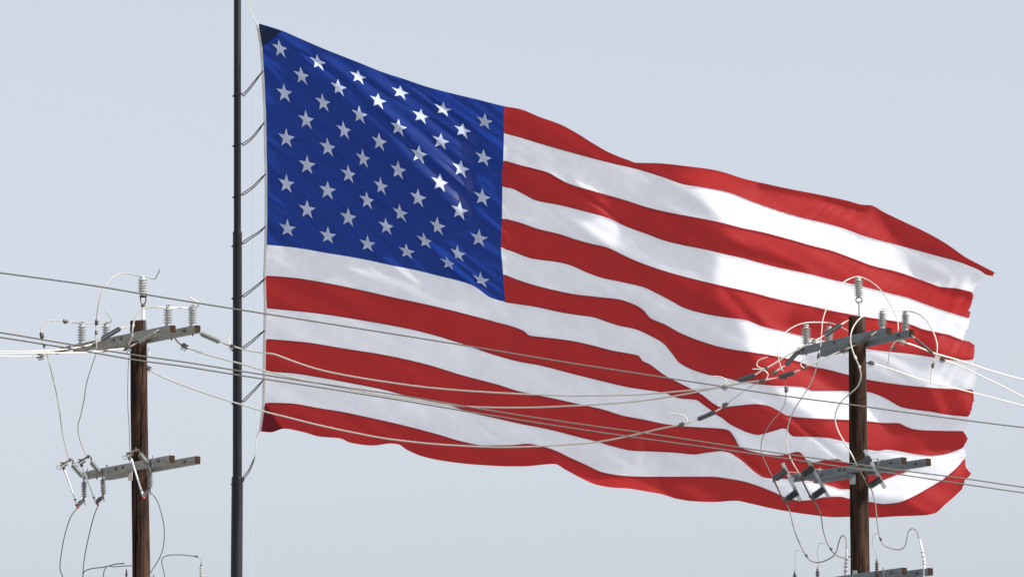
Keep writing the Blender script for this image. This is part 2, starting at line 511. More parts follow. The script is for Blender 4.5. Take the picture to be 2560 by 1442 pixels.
Q = np.full(XX.shape, -0.085)
cm_ = blur(poly([(560,0),(1265,230),(1265,760),(560,640)]).astype(float), 12)
Q = Q - 0.11 * cm_
FACE = [   # (facing the sun, soft width, outline of the fold)
 (0.42, 11, [(1690,425),(1745,475),(1795,548),(1830,600),(1800,640),(1785,700),(1800,740),(1848,797),(1878,880),(1900,920),(1955,985),(2020,1030),(2060,1060),(2120,1115),(2200,1130),(2255,1110),(2208,1060),(2168,1010),(2120,985),(2070,960),(2010,910),(2000,870),(2110,880),(2170,885),(2300,905),(2500,905),(2500,720),(2330,705),(2290,693),(2262,640),(2232,600),(2175,500),(1900,430)]),
 (0.50, 6, [(745,118),(900,162),(1020,205),(1165,292),(1196,330),(1186,460),(1180,570),(1105,490),(1035,410),(970,325),(910,262),(850,210),(775,178)]),
 (0.16, 6, [(1185,345),(1230,400),(1235,420),(1190,440)]),
 (0.42, 5, [(1280,372),(1330,395),(1385,440),(1345,434),(1300,414)]),
 (0.42, 5, [(1425,424),(1490,458),(1555,502),(1500,492),(1450,468)]),
 (0.30, 8, [(1480,480),(1540,495),(1558,545),(1558,570),(1540,622),(1500,602),(1450,560),(1500,540)]),
 (0.65, 5, [(1365,1128),(1440,1160),(1520,1190),(1590,1192),(1640,1192),(1665,1230),(1690,1250),(1580,1240),(1480,1215),(1400,1180)]),
 (0.52, 4, [(1490,1120),(1590,1165),(1600,1130),(1585,1100),(1608,1100),(1615,1130),(1605,1160),(1640,1195),(1560,1195),(1510,1175),(1570,1170)]),
 (0.25, 5, [(2310,955),(2345,965),(2375,1038),(2352,1038),(2342,1000)]),
 (0.25, 5, [(2410,975),(2440,980),(2430,1045),(2418,1030)]),
 (0.38, 7, [(2190,1122),(2260,1130),(2420,1115),(2430,1190),(2400,1230),(2340,1290),(2290,1270),(2250,1245),(2170,1240),(2170,1205),(2260,1180),(2330,1160),(2240,1150)]),
 (0.35, 5, [(2010,1195),(2100,1200),(2125,1225),(2080,1240),(2030,1225)]),
 (-0.05, 8, [(2120,870),(2440,900),(2440,975),(2200,950)]),
 (0.22, 10, [(2320,905),(2440,905),(2440,970),(2330,960)]),
 (-0.22, 5, [(1900,450),(2040,482),(2175,508),(2170,530),(2090,510),(1990,490),(1900,470)]),
 (-0.14, 6, [(1760,590),(1830,597),(1900,622),(2000,662),(2030,685),(1900,655),(1800,632)]),
 (-0.15, 5, [(1805,718),(1830,728),(1900,790),(1918,815),(1880,803),(1850,770)]),
 (0.0, 8, [(2290,815),(2335,835),(2350,890),(2300,880)]),
 (0.0, 5, [(2340,715),(2410,725),(2425,745),(2360,735)]),
 (0.05, 7, [(1955,815),(2060,835),(2120,800),(2060,775),(1990,770)]),
]
for q, s, pts in FACE:
    m = np.clip(blur(poly(pts).astype(float), s), 0, 1)
    Q = Q * (1 - m) + q * m
inside = np.clip(blur(((XX > 620) & (XX < 2510) & (YY > 30) & (YY < 1320)).astype(float), 30), 0, 1)

# broad sweep of the cloth: towards the camera past the canton, then level
knx = np.array([400, 640, 1300, 1520, 1700, 1850, 2100, 2300, 2520, 2704], float)
kns = np.array([0.50, 0.50, 0.50, 0.46, 0.22, 0.0, -0.08, -0.02, 0.10, 0.1])
slope = np.interp(gx, knx, kns)
W0 = np.concatenate([[0], np.cumsum((slope[1:] + slope[:-1]) / 2 * ST)])
W0 = W0 - np.interp(640, gx, W0)
G = ((L[1] - Q) / RHO - sx * slope[None, :]) * inside
D = 1j * (sx * KX + sy * KY)
K2 = KX ** 2 + KY ** 2
WH = np.conj(D) * np.fft.fft2(G) / (np.abs(D) ** 2 + 0.03 * K2 + (2 * np.pi / 4000) ** 2)
WH[0, 0] = 0
WD = W0[None, :] + np.real(np.fft.ifft2(WH))


def wrinkles(ang, across, along, seed):
    r = np.random.default_rng(seed).normal(size=XX.shape)
    ca, sa = math.cos(ang), math.sin(ang)
    ka = KX * ca + KY * sa            # along the crease
    kc = -KX * sa + KY * ca           # across it
    f = np.exp(-(ka * along) ** 2 / 2) * np.exp(-((np.abs(kc) - 2 * np.pi / across) * across / 3.2) ** 2 / 2)
    z = np.real(np.fft.ifft2(np.fft.fft2(r) * f))
    return z / z.std()


canton_m = blur(poly([(640,40),(1265,255),(1265,760),(660,620)]).astype(float), 6)
fly_m = 1 - canton_m
WD += wrinkles(math.radians(36), 30, 60, 1) * 0.8 * canton_m
WD += wrinkles(math.radians(42), 64, 110, 2) * 2.0 * canton_m
WD += wrinkles(math.radians(28), 110, 160, 3) * 1.2 * fly_m
WD += wrinkles(math.radians(32), 45, 70, 4) * 0.22 * fly_m
rm = blur(poly([(1900,455),(2230,540),(2250,605),(2200,600),(1900,520)]).astype(float) + poly([(1960,600),(2440,730),(2430,800),(2250,740),(2000,680)]).astype(float) * 0.6 + 0 * poly([(1900,470),(2230,540),(2260,620)]).astype(float), 14)
WD += wrinkles(math.radians(-36), 21, 26, 5) * 0.75 * rm
em = blur(poly([(2330,700),(2450,690),(2450,1200),(2380,1200)]).astype(float), 12)
WD += wrinkles(math.radians(-60), 36, 30, 6) * 0.8 * em
# single creases: groove lines
CREASE = [
 (2.2, 6, [(668,430),(790,432),(870,450),(905,470),(940,500),(1010,550),(1090,600),(1180,680)]),
 (2.0, 6, [(690,95),(770,140),(860,205),(930,265),(1000,330),(1040,375)]),
 (1.8, 5, [(870,175),(960,230),(1060,290),(1150,345),(1262,420)]),
 (1.8, 6, [(950,180),(1030,215),(1120,270),(1200,330),(1262,375)]),
 (1.6, 5, [(760,300),(860,400),(930,480),(980,520)]),
 (1.8, 6, [(1030,340),(1110,410),(1180,480),(1262,545)]),
 (1.8, 6, [(985,520),(1080,545),(1170,600),(1258,650)]),
 (3.5, 9, [(1000,545),(1050,590),(1100,640),(1150,690),(1190,715)]),
 (1.2, 4, [(700,270),(780,330),(840,400),(880,470)]),
 (1.2, 4, [(720,330),(800,420),(850,500)]),
 (1.3, 4, [(870,330),(960,400),(1040,470),(1100,530)]),
 (1.2, 4, [(930,300),(1020,370),(1100,440)]),
 (1.1, 4, [(1060,240),(1150,290),(1250,340)]),
 (1.1, 4, [(1090,370),(1180,430),(1255,490)]),
 (1.1, 4, [(1100,500),(1180,560),(1250,600)]),
 (1.0, 4, [(700,480),(770,540),(830,600)]),
 (1.0, 4, [(810,510),(880,570),(950,640)]),
 (1.2, 4, [(930,480),(1000,520),(1060,560),(1130,620)]),
 (1.1, 4, [(680,160),(740,215),(800,275)]),
 (1.5, 5, [(665,330),(760,350),(850,385),(900,430)]),
 (2.5, 7, [(1290,400),(1380,440),(1480,500),(1560,560)]),
 (2.2, 6, [(1310,480),(1400,545),(1470,600),(1510,625)]),
 (3.0, 9, [(1480,680),(1560,740),(1640,810),(1690,880),(1740,950),(1790,1015)]),
 (2.5, 8, [(1250,760),(1300,820),(1350,850)]),
 (2.5, 8, [(1330,690),(1420,720),(1500,770),(1580,800)]),
 (2.2, 7, [(1160,1010),(1200,1060),(1260,1100),(1330,1120)]),
 (3.0, 7, [(1760,1060),(1830,1090),(1860,1140),(1920,1190)]),
 (2.5, 7, [(1900,1005),(1970,1040),(2030,1090),(2110,1150)]),
]
for amp, sg, pts in CREASE:
    blue = pts[0][0] < 1100 and pts[0][1] < 700
    amp, sg = (amp * 3.4, sg * 1.0) if blue else (amp * 2.2, sg * 0.85)
    sp = np.array([(v.x, v.y) for v in spline([Vector((x, y, 0)) for x, y in pts], 8)])
    # a hand-made wander, so that no crease is a clean curve
    wob = np.cumsum(rng.normal(size=len(sp))) * 0.9
    sp[:, 1] += wob - np.linspace(wob[0], wob[-1], len(sp))
    i0, i1 = int((sp[:, 0].min() - 40 - GX0) / ST), int((sp[:, 0].max() + 40 - GX0) / ST)
    j0, j1 = int((sp[:, 1].min() - 40 - GY0) / ST), int((sp[:, 1].max() + 40 - GY0) / ST)
    X_, Y_ = XX[j0:j1, i0:i1], YY[j0:j1, i0:i1]
    dmin = np.full(X_.shape, 1e9)
    fade = np.zeros(X_.shape)
    amps = np.interp(np.linspace(0, 1, len(sp)), np.linspace(0, 1, 9), rng.uniform(0.35, 1.0, 9))
    for i in range(len(sp) - 1):
        a, b = sp[i], sp[i + 1]
        ab = b - a
        t = np.clip(((X_ - a[0]) * ab[0] + (Y_ - a[1]) * ab[1]) / (ab @ ab + 1e-9), 0, 1)
        d = np.hypot(X_ - a[0] - t * ab[0], Y_ - a[1] - t * ab[1])
        k = d < dmin
        u = (i + t) / (len(sp) - 1)
        fade = np.where(k, np.sin(np.pi * np.clip(u, 0.0, 1.0)) ** 0.5 * (amps[i] * (1 - t) + amps[i + 1] * t), fade)
        dmin = np.where(k, d, dmin)
    WD[j0:j1, i0:i1] -= amp * np.exp(-(dmin / sg) ** 2) * fade


def flagY(x, y):
    fx = np.clip((np.asarray(x, float) - GX0) / ST, 0, NX - 2.001)
    fy = np.clip((np.asarray(y, float) - GY0) / ST, 0, NY - 2.001)
    i, j = fx.astype(int), fy.astype(int)
    a, b = fx - i, fy - j
    wv = WD[j, i] * (1 - a) * (1 - b) + WD[j, i + 1] * a * (1 - b) + WD[j + 1, i] * (1 - a) * b + WD[j + 1, i + 1] * a * b
    return YF - 0.0 - wv / PXM


def px3(x, y, off=0.0):
    """Arrays of pixels -> world points on the cloth (off metres in front of it)."""
    x = np.asarray(x, float)
    y = np.asarray(y, float)
    Yd = flagY(x, y) - off
    dy = F * math.cos(PITCH) - math.sin(PITCH) * (721 - y)
    dz = F * math.sin(PITCH) + math.cos(PITCH) * (721 - y)
    t = Yd / dy
    return np.stack([(x - 1280) * t + CAM.x, Yd + CAM.y, dz * t + CAM.z], -1)


def arclen(pts, k):
    pts = np.array(pts, float)
    l = np.concatenate([[0], np.cumsum(np.hypot(*np.diff(pts, axis=0).T))])
    t = np.linspace(0, l[-1], k)
    return np.stack([np.interp(t, l, pts[:, 0]), np.interp(t, l, pts[:, 1])], -1)


def grid_mesh(name, xy, mat_, off=0.0):
    r, c, _ = xy.shape
    v = px3(xy[..., 0], xy[..., 1], off).reshape(-1, 3)
    idx = np.arange(r * c).reshape(r, c)
    f = np.stack([idx[:-1, :-1], idx[1:, :-1], idx[1:, 1:], idx[:-1, 1:]], -1).reshape(-1, 4)
    return mesh_from(name, v, f.tolist(), mat_)


flag = thing('american_flag', 'huge red, white and blue flag with stars flying from the dark flagpole', 'flag', P(653, 1078, YF))


def by_y(line, y0, y1, k):
    y = np.linspace(y0, y1, k)
    return np.stack([np.interp(y, line[:, 1], line[:, 0]), y], -1)


for i in range(13):
    top, bot = BD[i], BD[i + 1]
    if i < 7:
        lx_t, lx_b = np.interp(0, [0], [0]), 0
        lt, lb = (CRIGHT, CRIGHT)
        yt = {0: 266, 1: 332, 2: 402, 3: 467, 4: 546, 5: 618, 6: 686}[i]
        yb = {0: 332, 1: 402, 2: 467, 3: 546, 4: 618, 5: 686, 6: 754}[i]
    else:
        lt = HOIST
        yt = top[0, 1]
        yb = bot[0, 1]
    nv = 19
    left = by_y(lt, yt, yb, nv)
    right = arclen(FLY[i], nv)
    right[1:-1, 0] += rng.normal(size=nv - 2) * 0.9        # worn fly hem
    ns = int((right[0, 0] - left[0, 0]) / 4)
    s = np.linspace(0, 1, ns)
    xt = left[0, 0] + s * (right[0, 0] - left[0, 0])
    xb = left[-1, 0] + s * (right[-1, 0] - left[-1, 0])
    tT = np.stack([xt, pchip(top, xt)], -1)
    tB = np.stack([xb, pchip(bot, xb)], -1)
    tT[0], tT[-1], tB[0], tB[-1] = left[0], right[0], left[-1], right[-1]
    v = np.linspace(0, 1, nv)[:, None, None]
    xy = (1 - v) * tT[None] + v * tB[None]
    dl = left - xy[:, 0]
    dr = right - xy[:, -1]
    xy = xy + dl[:, None] * (np.clip(1 - s * 20, 0, 1) ** 2)[None, :, None] + dr[:, None] * (np.clip(1 - (1 - s) * 14, 0, 1) ** 2)[None, :, None]
    me = grid_mesh('stripe', xy, RED if i % 2 == 0 else WHITE)
    link('stripe', me, flag)

# canton: node grid through the star centres
STARS = {1: [(700,122),(711,233),(716,346),(716,460),(719,572)], 2: [(754,190),(766,300),(768,413),(768,524)],
         3: [(795,156),(808,257),(820,369),(819,476),(820,590)], 4: [(846,219),(860,326),(872,436),(871,544)],
         5: [(896,192),(899,288),(908,397),(918,501),(919,611)], 6: [(945,252),(948,355),(952,466),(966,566)],
         7: [(1001,231),(996,319),(995,426),(1000,533),(1017,629)], 8: [(1052,290),(1047,386),(1045,495),(1063,603)],
         9: [(1108,274),(1102,353),(1100,457),(1093,566),(1121,658)], 10: [(1156,326),(1152,422),(1149,527),(1144,635)],
         11: [(1212,305),(1209,395),(1206,494),(1197,596),(1202,701)]}
NODE = np.full((11, 13, 2), np.nan)
for c, lst in STARS.items():
    for k, p in enumerate(lst):
        NODE[(1 if c % 2 else 2) + 2 * k, c] = p
r0x = [646,692,738,789,842,894,947,1001,1055,1110,1162,1214,1261]
r1x = [667,719,769,820,869,920,968,1020,1072,1125,1165,1206,1263]
NODE[0] = np.stack([r0x, pchip(BD[0], np.array(r0x, float))], -1)
NODE[10] = np.stack([r1x, pchip(BD[7], np.array(r1x, float))], -1)
NODE[:, 0] = by_y(HOIST, 59, 612, 11)
NODE[:, 12] = by_y(CRIGHT, 266, 754, 11)
for r in range(1, 10):
    for c in range(1, 12):
        if np.isnan(NODE[r, c, 0]):
            NODE[r, c] = (NODE[r - 1, c] + NODE[r + 1, c] + NODE[r, c - 1] + NODE[r, c + 1]) / 4


def cr(p, t):
    """Catmull-Rom along axis 0 of p at parameters t."""
    q = np.concatenate([2 * p[:1] - p[1:2], p, 2 * p[-1:] - p[-2:-1]])
    i = np.clip(t.astype(int), 0, len(p) - 2)
    f = (t - i).reshape((-1,) + (1,) * (p.ndim - 1))
    a, b, c, d = q[i], q[i + 1], q[i + 2], q[i + 3]
    return b + 0.5 * f * (c - a + f * (2 * a - 5 * b + 4 * c - d + f * (3 * (b - c) + d - a)))


tc = np.linspace(0, 12, 313)
tr = np.linspace(0, 10, 281)
CG = cr(NODE, tr)
CG = np.swapaxes(cr(np.swapaxes(CG, 0, 1), tc), 0, 1)
# pin the four edges to the outline curves
v = (tr / 10)[:, None, None]
u = (tc / 12)[None, :, None]
xt = np.interp(tc, np.arange(13), r0x)
xb = np.interp(tc, np.arange(13), r1x)
eT = np.stack([xt, pchip(BD[0], xt)], -1) - CG[0]
eB = np.stack([xb, pchip(BD[7], xb)], -1) - CG[-1]
CG = CG + eT[None] * np.clip(1 - v * 10, 0, 1) + eB[None] * np.clip(1 - (1 - v) * 10, 0, 1)
yl = np.interp(tr, [0, 10], [59, 612])
eL = np.stack([np.interp(CG[:, 0, 1], HOIST[:, 1], HOIST[:, 0]), CG[:, 0, 1]], -1) - CG[:, 0]
eR = np.stack([np.interp(CG[:, -1, 1], CRIGHT[:, 1], CRIGHT[:, 0]), CG[:, -1, 1]], -1) - CG[:, -1]
CG = CG + eL[:, None] * np.clip(1 - u * 12, 0, 1) + eR[:, None] * np.clip(1 - (1 - u) * 12, 0, 1)
canton = link('canton', grid_mesh('canton', CG, BLUE), flag)


def canton_px(c, r):
    fc = np.clip(np.asarray(c) * 26.0, 0, 311.999)
    fr = np.clip(np.asarray(r) * 28.0, 0, 279.999)
    i, j = fc.astype(int), fr.astype(int)
    a, b = (fc - i)[:, None], (fr - j)[:, None]
    return CG[j, i] * (1 - a) * (1 - b) + CG[j, i + 1] * a * (1 - b) + CG[j + 1, i] * (1 - a) * b + CG[j + 1, i + 1] * a * b


# a star as a triangle fan cut into smaller faces, so that it follows the cloth
sp_ = [(0.0, 0.0)]
for k in range(10):
    rr = 1.0 if k % 2 == 0 else 0.40
    an = math.pi / 2 + k * math.pi / 5
    sp_.append((rr * math.cos(an), -rr * math.sin(an)))
bmst = bmesh.new()
bv = [bmst.verts.new((x, y, 0)) for x, y in sp_]
for k in range(10):
    bmst.faces.new((bv[0], bv[1 + k], bv[1 + (k + 1) % 10]))
bmesh.ops.subdivide_edges(bmst, edges=bmst.edges[:], cuts=2, use_grid_fill=True)
bmesh.ops.triangulate(bmst, faces=bmst.faces[:])
bmst.verts.index_update()
SV = np.array([(q.co.x, q.co.y) for q in bmst.verts])
SF = [tuple(q.index for q in fc.verts) for fc in bmst.faces]
bmst.free()
for c in sorted(STARS):
    for k in range(len(STARS[c])):
        r = (1 if c % 2 else 2) + 2 * k
        q = canton_px(c + SV[:, 0] * 0.43, r + SV[:, 1] * 0.455)
        fr_ = px3(q[:, 0], q[:, 1], 0.02)
        bk_ = px3(q[:, 0], q[:, 1], -0.02)
        nv = len(fr_)
        me = mesh_from('star', np.concatenate([fr_, bk_]), SF + [tuple(i + nv for i in t[::-1]) for t in SF], STAR)
        link('star', me, canton)


def patch(name, outline, mat_, parent, label):
    b_ = bmesh.new()
    o_ = [b_.verts.new((x, y, 0)) for x, y in outline]
    b_.faces.new(o_)
    bmesh.ops.triangulate(b_, faces=b_.faces[:])
    bmesh.ops.subdivide_edges(b_, edges=b_.edges[:], cuts=5, use_grid_fill=True)
    bmesh.ops.triangulate(b_, faces=b_.faces[:])
    b_.verts.index_update()
    pv = np.array([(q.co.x, q.co.y) for q in b_.verts])
    pf = [tuple(q.index for q in fc.verts) for fc in b_.faces]
    b_.free()
    link(name, mesh_from(name, px3(pv[:, 0], pv[:, 1], 0.03), pf, mat_), parent, label)


for i in range(1, 13):                                   # felled seams between the stripes
    b_ = BD[i]
    x0 = 1262.0 if i < 8 else 668.0
    xs_ = np.linspace(x0, b_[-1, 0] - 3, 420)
    if i in (10, 11):
        xs_ = np.linspace(x0, 2270, 400)
    ys_ = pchip(b_, xs_)
    sl_ = np.gradient(ys_, xs_)
    nx_, ny_ = -sl_ / np.hypot(1, sl_), 1 / np.hypot(1, sl_)
    rows = [np.stack([xs_ + nx_ * e, ys_ + ny_ * e], -1) for e in (-1.3, 0.0, 1.3)]
    link('seam', grid_mesh('seam', np.stack(rows, 0), SEAM, 0.02), flag)

patch('corner_patch', [(646.5,61),(672,69),(703,78.5),(690,89),(674,102),(657,117),(651,90)], DBLUE, flag, 'dark blue reinforced corner of the flag')
patch('corner_patch', [(663,1008),(680,1035),(694,1057),(706,1071),(690,1076),(676,1079),(654,1077),(659,1045)], DRED, flag, 'dark red reinforced corner of the flag')
HL = np.array([(640,57),(650,118),(655,197),(659,281),(661,400),(662,436),(662,549),(661,612),(658,690),(660,769),(658,848),(657,927),(656,1007),(648,1077)], float)
hy = np.linspace(0, 1, 120)
hl = np.stack([np.interp(hy, np.linspace(0, 1, 14), HL[:, 0]), np.interp(hy, np.linspace(0, 1, 14), HL[:, 1])], -1)
hr = np.stack([np.interp(hy, np.linspace(0, 1, 14), HOIST[:, 0]), np.interp(hy, np.linspace(0, 1, 14), HOIST[:, 1])], -1)
tt = np.linspace(0, 1, 4)[None, :, None]
hd = link('header_band', grid_mesh('header_band', hl[:, None] * (1 - tt) + hr[:, None] * tt, CANVAS), flag)
sm = hd.modifiers.new('thickness', 'SOLIDIFY')
sm.thickness = 0.02
sm.offset = 0
# ------------------------------------------------------------------ flagpole and its fittings
def pole_axis(y):
    return 593.6 - 0.4 * y / 1442


GROUND_Z = -0.25


def at_z(x, Y, z):
    q = P(x, 721, Y)
    return Vector((q.x, Y, z))


fp = thing('flagpole', 'tall dark tapered flagpole carrying the huge flag', 'flagpole', at_z(593.3, YF, GROUND_Z))
secs = [(-150, 582, 9.2, 9.2), (582, 1196, 11.6, 11.6), (1196, None, 14.4, 17.0)]
for y0, y1, r0, r1 in secs:
    A = P(pole_axis(y0), y0, YF)
    B = P(pole_axis(y1), y1, YF) if y1 else at_z(593.2, YF, GROUND_Z - 0.1)
    Geo().lathe(A, B, [(0, M(r0, YF)), (0.5, M((r0 + r1) / 2, YF)), (1, M(r1, YF))], 32).obj('shaft', POLEP, fp)
for y, r0, r1 in ((578, 9.3, 11.9), (1190, 11.7, 14.7)):
    A, B = P(pole_axis(y), y, YF), P(pole_axis(y + 9), y + 9, YF)
    Geo().lathe(A, B, [(0, M(r0, YF)), (0.5, M(r1, YF)), (1, M(r1, YF))], 32).obj('collar', POLEP, fp)
A, B = P(pole_axis(-150), -150, YF), P(pole_axis(-172), -172, YF)
Geo().lathe(A, B, [(0, M(12, YF)), (0.6, M(12, YF)), (1, M(6, YF))], 24).obj('truck', POLEP, fp)
A, B = P(pole_axis(-170), -170, YF), P(pole_axis(-205), -205, YF)
Geo().lathe(A, B, [(t, M(17, YF) * math.sin(math.pi * (0.04 + 0.95 * t))) for t in np.linspace(0, 1, 12)], 24).obj('ball_finial', GALV, fp)
Geo().tube(path([(593, -158, YF - 0.2), (606, -157, YF - 0.1), (613, -152, YF - 0.05)], YF), M(3, YF), 8).obj('pulley_arm', GALV, fp)


def fy(x, y):
    return float(flagY(x, y)) - 0.012


h = Geo().tube(path([(613, -152, YF - .05), (617, -60, YF - .05), (622, 14, YF - .05), (629, 34, YF - .04), (641, 57, fy(642, 58))], YF), M(1.0, YF), 6).obj('hoisting_line', CORD)
tag(h, 'short pale line rising from the top hoist corner of the flag', 'line')
h = Geo().tube(path([(613, -152, YF + .05), (626, 20, YF + .1), (631, 200, YF + .12), (632, 600, YF + .14), (636, 900, YF + .1), (641, 1088, YF + .05), (637, 1140, YF - .05), (612, 1900, YF - .1), (607, 2600, YF - .16)], YF), M(0.55, YF), 6).obj('halyard', CORD)
tag(h, 'thin pale halyard running down between flagpole and flag edge', 'rope')
h = Geo().tube(path([(649, 1076, fy(650, 1076)), (642, 1090, YF - .02), (640, 1115, YF - .03), (638, 1140, YF - .06)], YF), M(0.9, YF), 6).obj('downhaul_line', CORD)
tag(h, 'short grey line hanging from the bottom hoist corner of the flag', 'line')

LOOPS = [
 (237, [(606, 238), (616, 229), (635, 206)], (657, 178), 'black cable loop round the flagpole near the dark blue flag corner'),
 (362, [(606, 361), (628, 346), (645, 326)], (660, 307), 'second black cable loop from the top, level with the upper stars'),
 (490, [(606, 485), (630, 469), (650, 449)], (664, 435), 'third black cable loop from the top, level with the canton middle'),
 (612, [(608, 606), (630, 591), (648, 580)], (663, 566), 'black cable loop on the flagpole just below its upper joint'),
 (743, [(608, 739), (630, 723), (648, 709)], (662, 696), 'black cable loop level with the uppermost long red stripe'),
 (872, [(608, 868), (630, 852), (645, 839)], (661, 826), 'black cable loop behind the small line clamp, between two white stripe ends'),
 (1005, [(608, 1001), (630, 979), (643, 966)], (657, 950), 'black cable loop level with the lowest white stripe'),
 (1206, [(609, 1192), (620, 1178), (629, 1160)], (638, 1140), 'lowest black cable loop, on the short grey line below the flag'),
]
for k, (y0, mid, end, lab) in enumerate(LOOPS):
    r = M(11.9 if 582 < y0 < 1190 else (9.6 if y0 < 582 else 13.4), YF) + 0.02
    ax = P(pole_axis(y0), y0, YF)
    fe = fy(*end) - 0.02 if k < 7 else YF - 0.06
    up = [P(x, y - 1.5, YF - 0.03 + (fe - YF) * 0.5 * i / 3) for i, (x, y) in enumerate(mid)]
    dn = [P(x + 2, y + 3.0 - i * 0.8, YF - 0.10 + (fe - YF) * 0.5 * i / 3) for i, (x, y) in enumerate(mid)]
    E = P(end[0], end[1], fe)
    tilt = M(5 if k < 5 else 12, YF)

    def ring(a, dz=0.0):
        return ax + Vector((r * math.sin(a), -r * math.cos(a), dz))
    pts = [E] + [q for q in dn[::-1]] + [ring(math.radians(70), 0.02), ring(math.radians(30), 0.0), ring(0, -0.01), ring(math.radians(-45), -0.025), ring(math.radians(-95), -0.04)]
    pts += [ring(math.radians(-150), -0.02), ring(math.radians(-190), 0.0), ring(math.radians(-240), 0.03)] + up + [E + Vector((0.004, 0, 0.004))]
    o = Geo().tube(spline(pts, 5), M(1.25, YF), 6).obj('retainer_loop', ROPE)
    tag(o, lab, 'cable loop', 'cable loops tying the flag to its pole')


# ------------------------------------------------------------------ utility pole builders
def sheds(A, B, R, n, core=0.5, collar=0.06, fat=0.5):
    pr = [(0, R * core), (collar, R * core)]
    L0, L1 = collar, 1 - collar
    for k in range(n):
        a = L0 + (L1 - L0) * k / n
        d = (L1 - L0) / n
        pr += [(a + d * 0.06, R * core), (a + d * 0.30, R * (core + (1 - core) * 0.85)), (a + d * 0.42, R), (a + d * (0.42 + 0.16 * fat), R), (a + d * 0.72, R * (core + 0.08)), (a + d * 0.98, R * core)]
    pr += [(1 - collar, R * core), (1, R * core)]
    return Geo().lathe(A, B, pr, 18)


def clamp_geo(C, d, Y, size=1.0, bolts=3):
    """Bolted dead-end clamp: tapered shoe, keeper and U-bolt legs."""
    d = Vector(d).normalized()
    up = Vector((0, -0.25, 1))
    up = (up - d * up.dot(d)).normalized()
    s = d.cross(up).normalized()
    g_ = Geo()
    u = M(1, Y) * size
    g_.tube([C - d * 8 * u, C - d * 4 * u, C + d * 4 * u, C + d * 9 * u], [2.2 * u, 3.4 * u, 3.2 * u, 1.6 * u], 8)
    g_.bar(C - d * 5 * u + up * 2.8 * u, C + d * 5 * u + up * 2.8 * u, 3.2 * u, 2.2 * u)
    for k in range(bolts):
        c = C + d * (k - (bolts - 1) / 2) * 4.2 * u
        for e in (-1.6, 1.6):
            g_.tube([c + s * e * u + up * 4.5 * u, c + s * e * u - up * 9.0 * u - d * 1.0 * u], 0.75 * u, 5)
        g_.tube([c + up * 3.4 * u, c + up * 5.6 * u], 1.9 * u, 6)
    return g_


class Beam:
    def __init__(self, xl, xr, ymid, Yl, Yr, h_px, w_px, pole, endmat=True, mat_=None):
        A = P(xl, 0, Yl)
        B = P(xr, 0, Yr)
        z = P((xl + xr) / 2, ymid, (Yl + Yr) / 2).z
        self.A = Vector((A.x, Yl, z))
        self.B = Vector((B.x, Yr, z))
        # the pixel x of a point also depends on its height (tiny); correct it
        for q, x in ((self.A, xl), (self.B, xr)):
            t = q.y / math.cos(PITCH) * (1 + math.tan(PITCH) * 0)
            dist = (q - CAM).dot(FWD)
            q.x = (x - 1280) * dist / F
        Ym = (Yl + Yr) / 2
        self.h = M(h_px, Ym)
        self.w = M(w_px, Ym)
        self.xl, self.xr, self.Y = xl, xr, Ym
        g_ = Geo().bar(self.A, self.B, self.w, self.h, bev=0.006)
        me = mesh_from('crossarm', g_.v, g_.f, None, False, [mat_ or ARM, ENDGRAIN], [0] * 8 + [1, 1])
        self.o = link('crossarm', me, pole)
        self.dir = (self.B - self.A).normalized()
        self.n = Vector((self.dir.y, -self.dir.x, 0))        # towards the camera
        if self.n.y > 0:
            self.n.negate()

    def p(self, x):
        return self.A.lerp(self.B, (x - self.xl) / (self.xr - self.xl))

    def top(self, x):
        return self.p(x) + Vector((0, 0, self.h / 2))

    def bolt(self, x, dz=0.0, r=2.6):
        c = self.p(x) + self.n * (self.w / 2) + Vector((0, 0, dz))
        u = M(r, self.Y)
        Geo().bar(c - self.n * 0.004, c + self.n * 0.008, u * 2.4, u * 2.4).tube([c, c + self.n * 0.035], u * 0.75, 8).obj('bolt', HARD, self.o)

    def under(self, x, ln=8):
        c = self.p(x) - Vector((0, 0, self.h / 2 - 0.01))
        u = M(1, self.Y)
        Geo().tube([c, c - Vector((0, 0, ln * u))], 1.3 * u, 6).tube([c - Vector((0, 0, 0.005)), c - Vector((0, 0, 0.03))], 2.3 * u, 6).obj('bolt_end', HARD, self.o)

    def strap(self, x, up_px=5, dn_px=4):
        c = self.p(x)
        u = M(1, self.Y)
        f = c + self.n * (self.w / 2 + 0.006)
        Geo().bar(f + Vector((0, 0, self.h / 2 + up_px * u)), f - Vector((0, 0, self.h / 2 + dn_px * u)), 5.5 * u, 0.012, upv=self.n).obj('strap', GALV, self.o)


def post(beam, x, hpx, R, pole, n=6):
    b = beam.top(x)
    u = M(1, beam.Y)
    H = hpx * u
    z = Vector((0, 0, 1))
    o = sheds(b + z * 5 * u, b + z * (H - 5 * u), R * u, n, core=0.44, collar=0.05, fat=0.15).obj('post_insulator', PORC, pole)
    Geo().lathe(b - z * 0.004, b + z * 6 * u, [(0, 7.2 * u), (0.8, 7.2 * u), (1, 6 * u)], 16).obj('base', GALV, o)
    Geo().lathe(b + z * (H - 6 * u), b + z * (H + 0.5 * u), [(0, 6.2 * u), (0.5, 7 * u), (1, 4.2 * u)], 16).obj('cap', PORC, o)
    Geo().bar(b + z * (H + 0.6 * u) - beam.dir * 7 * u, b + z * (H + 0.6 * u) + beam.dir * 7 * u, 4 * u, 2.4 * u).obj('wire_clip', HARD, o)
    return b + z * (H + 2.2 * u)


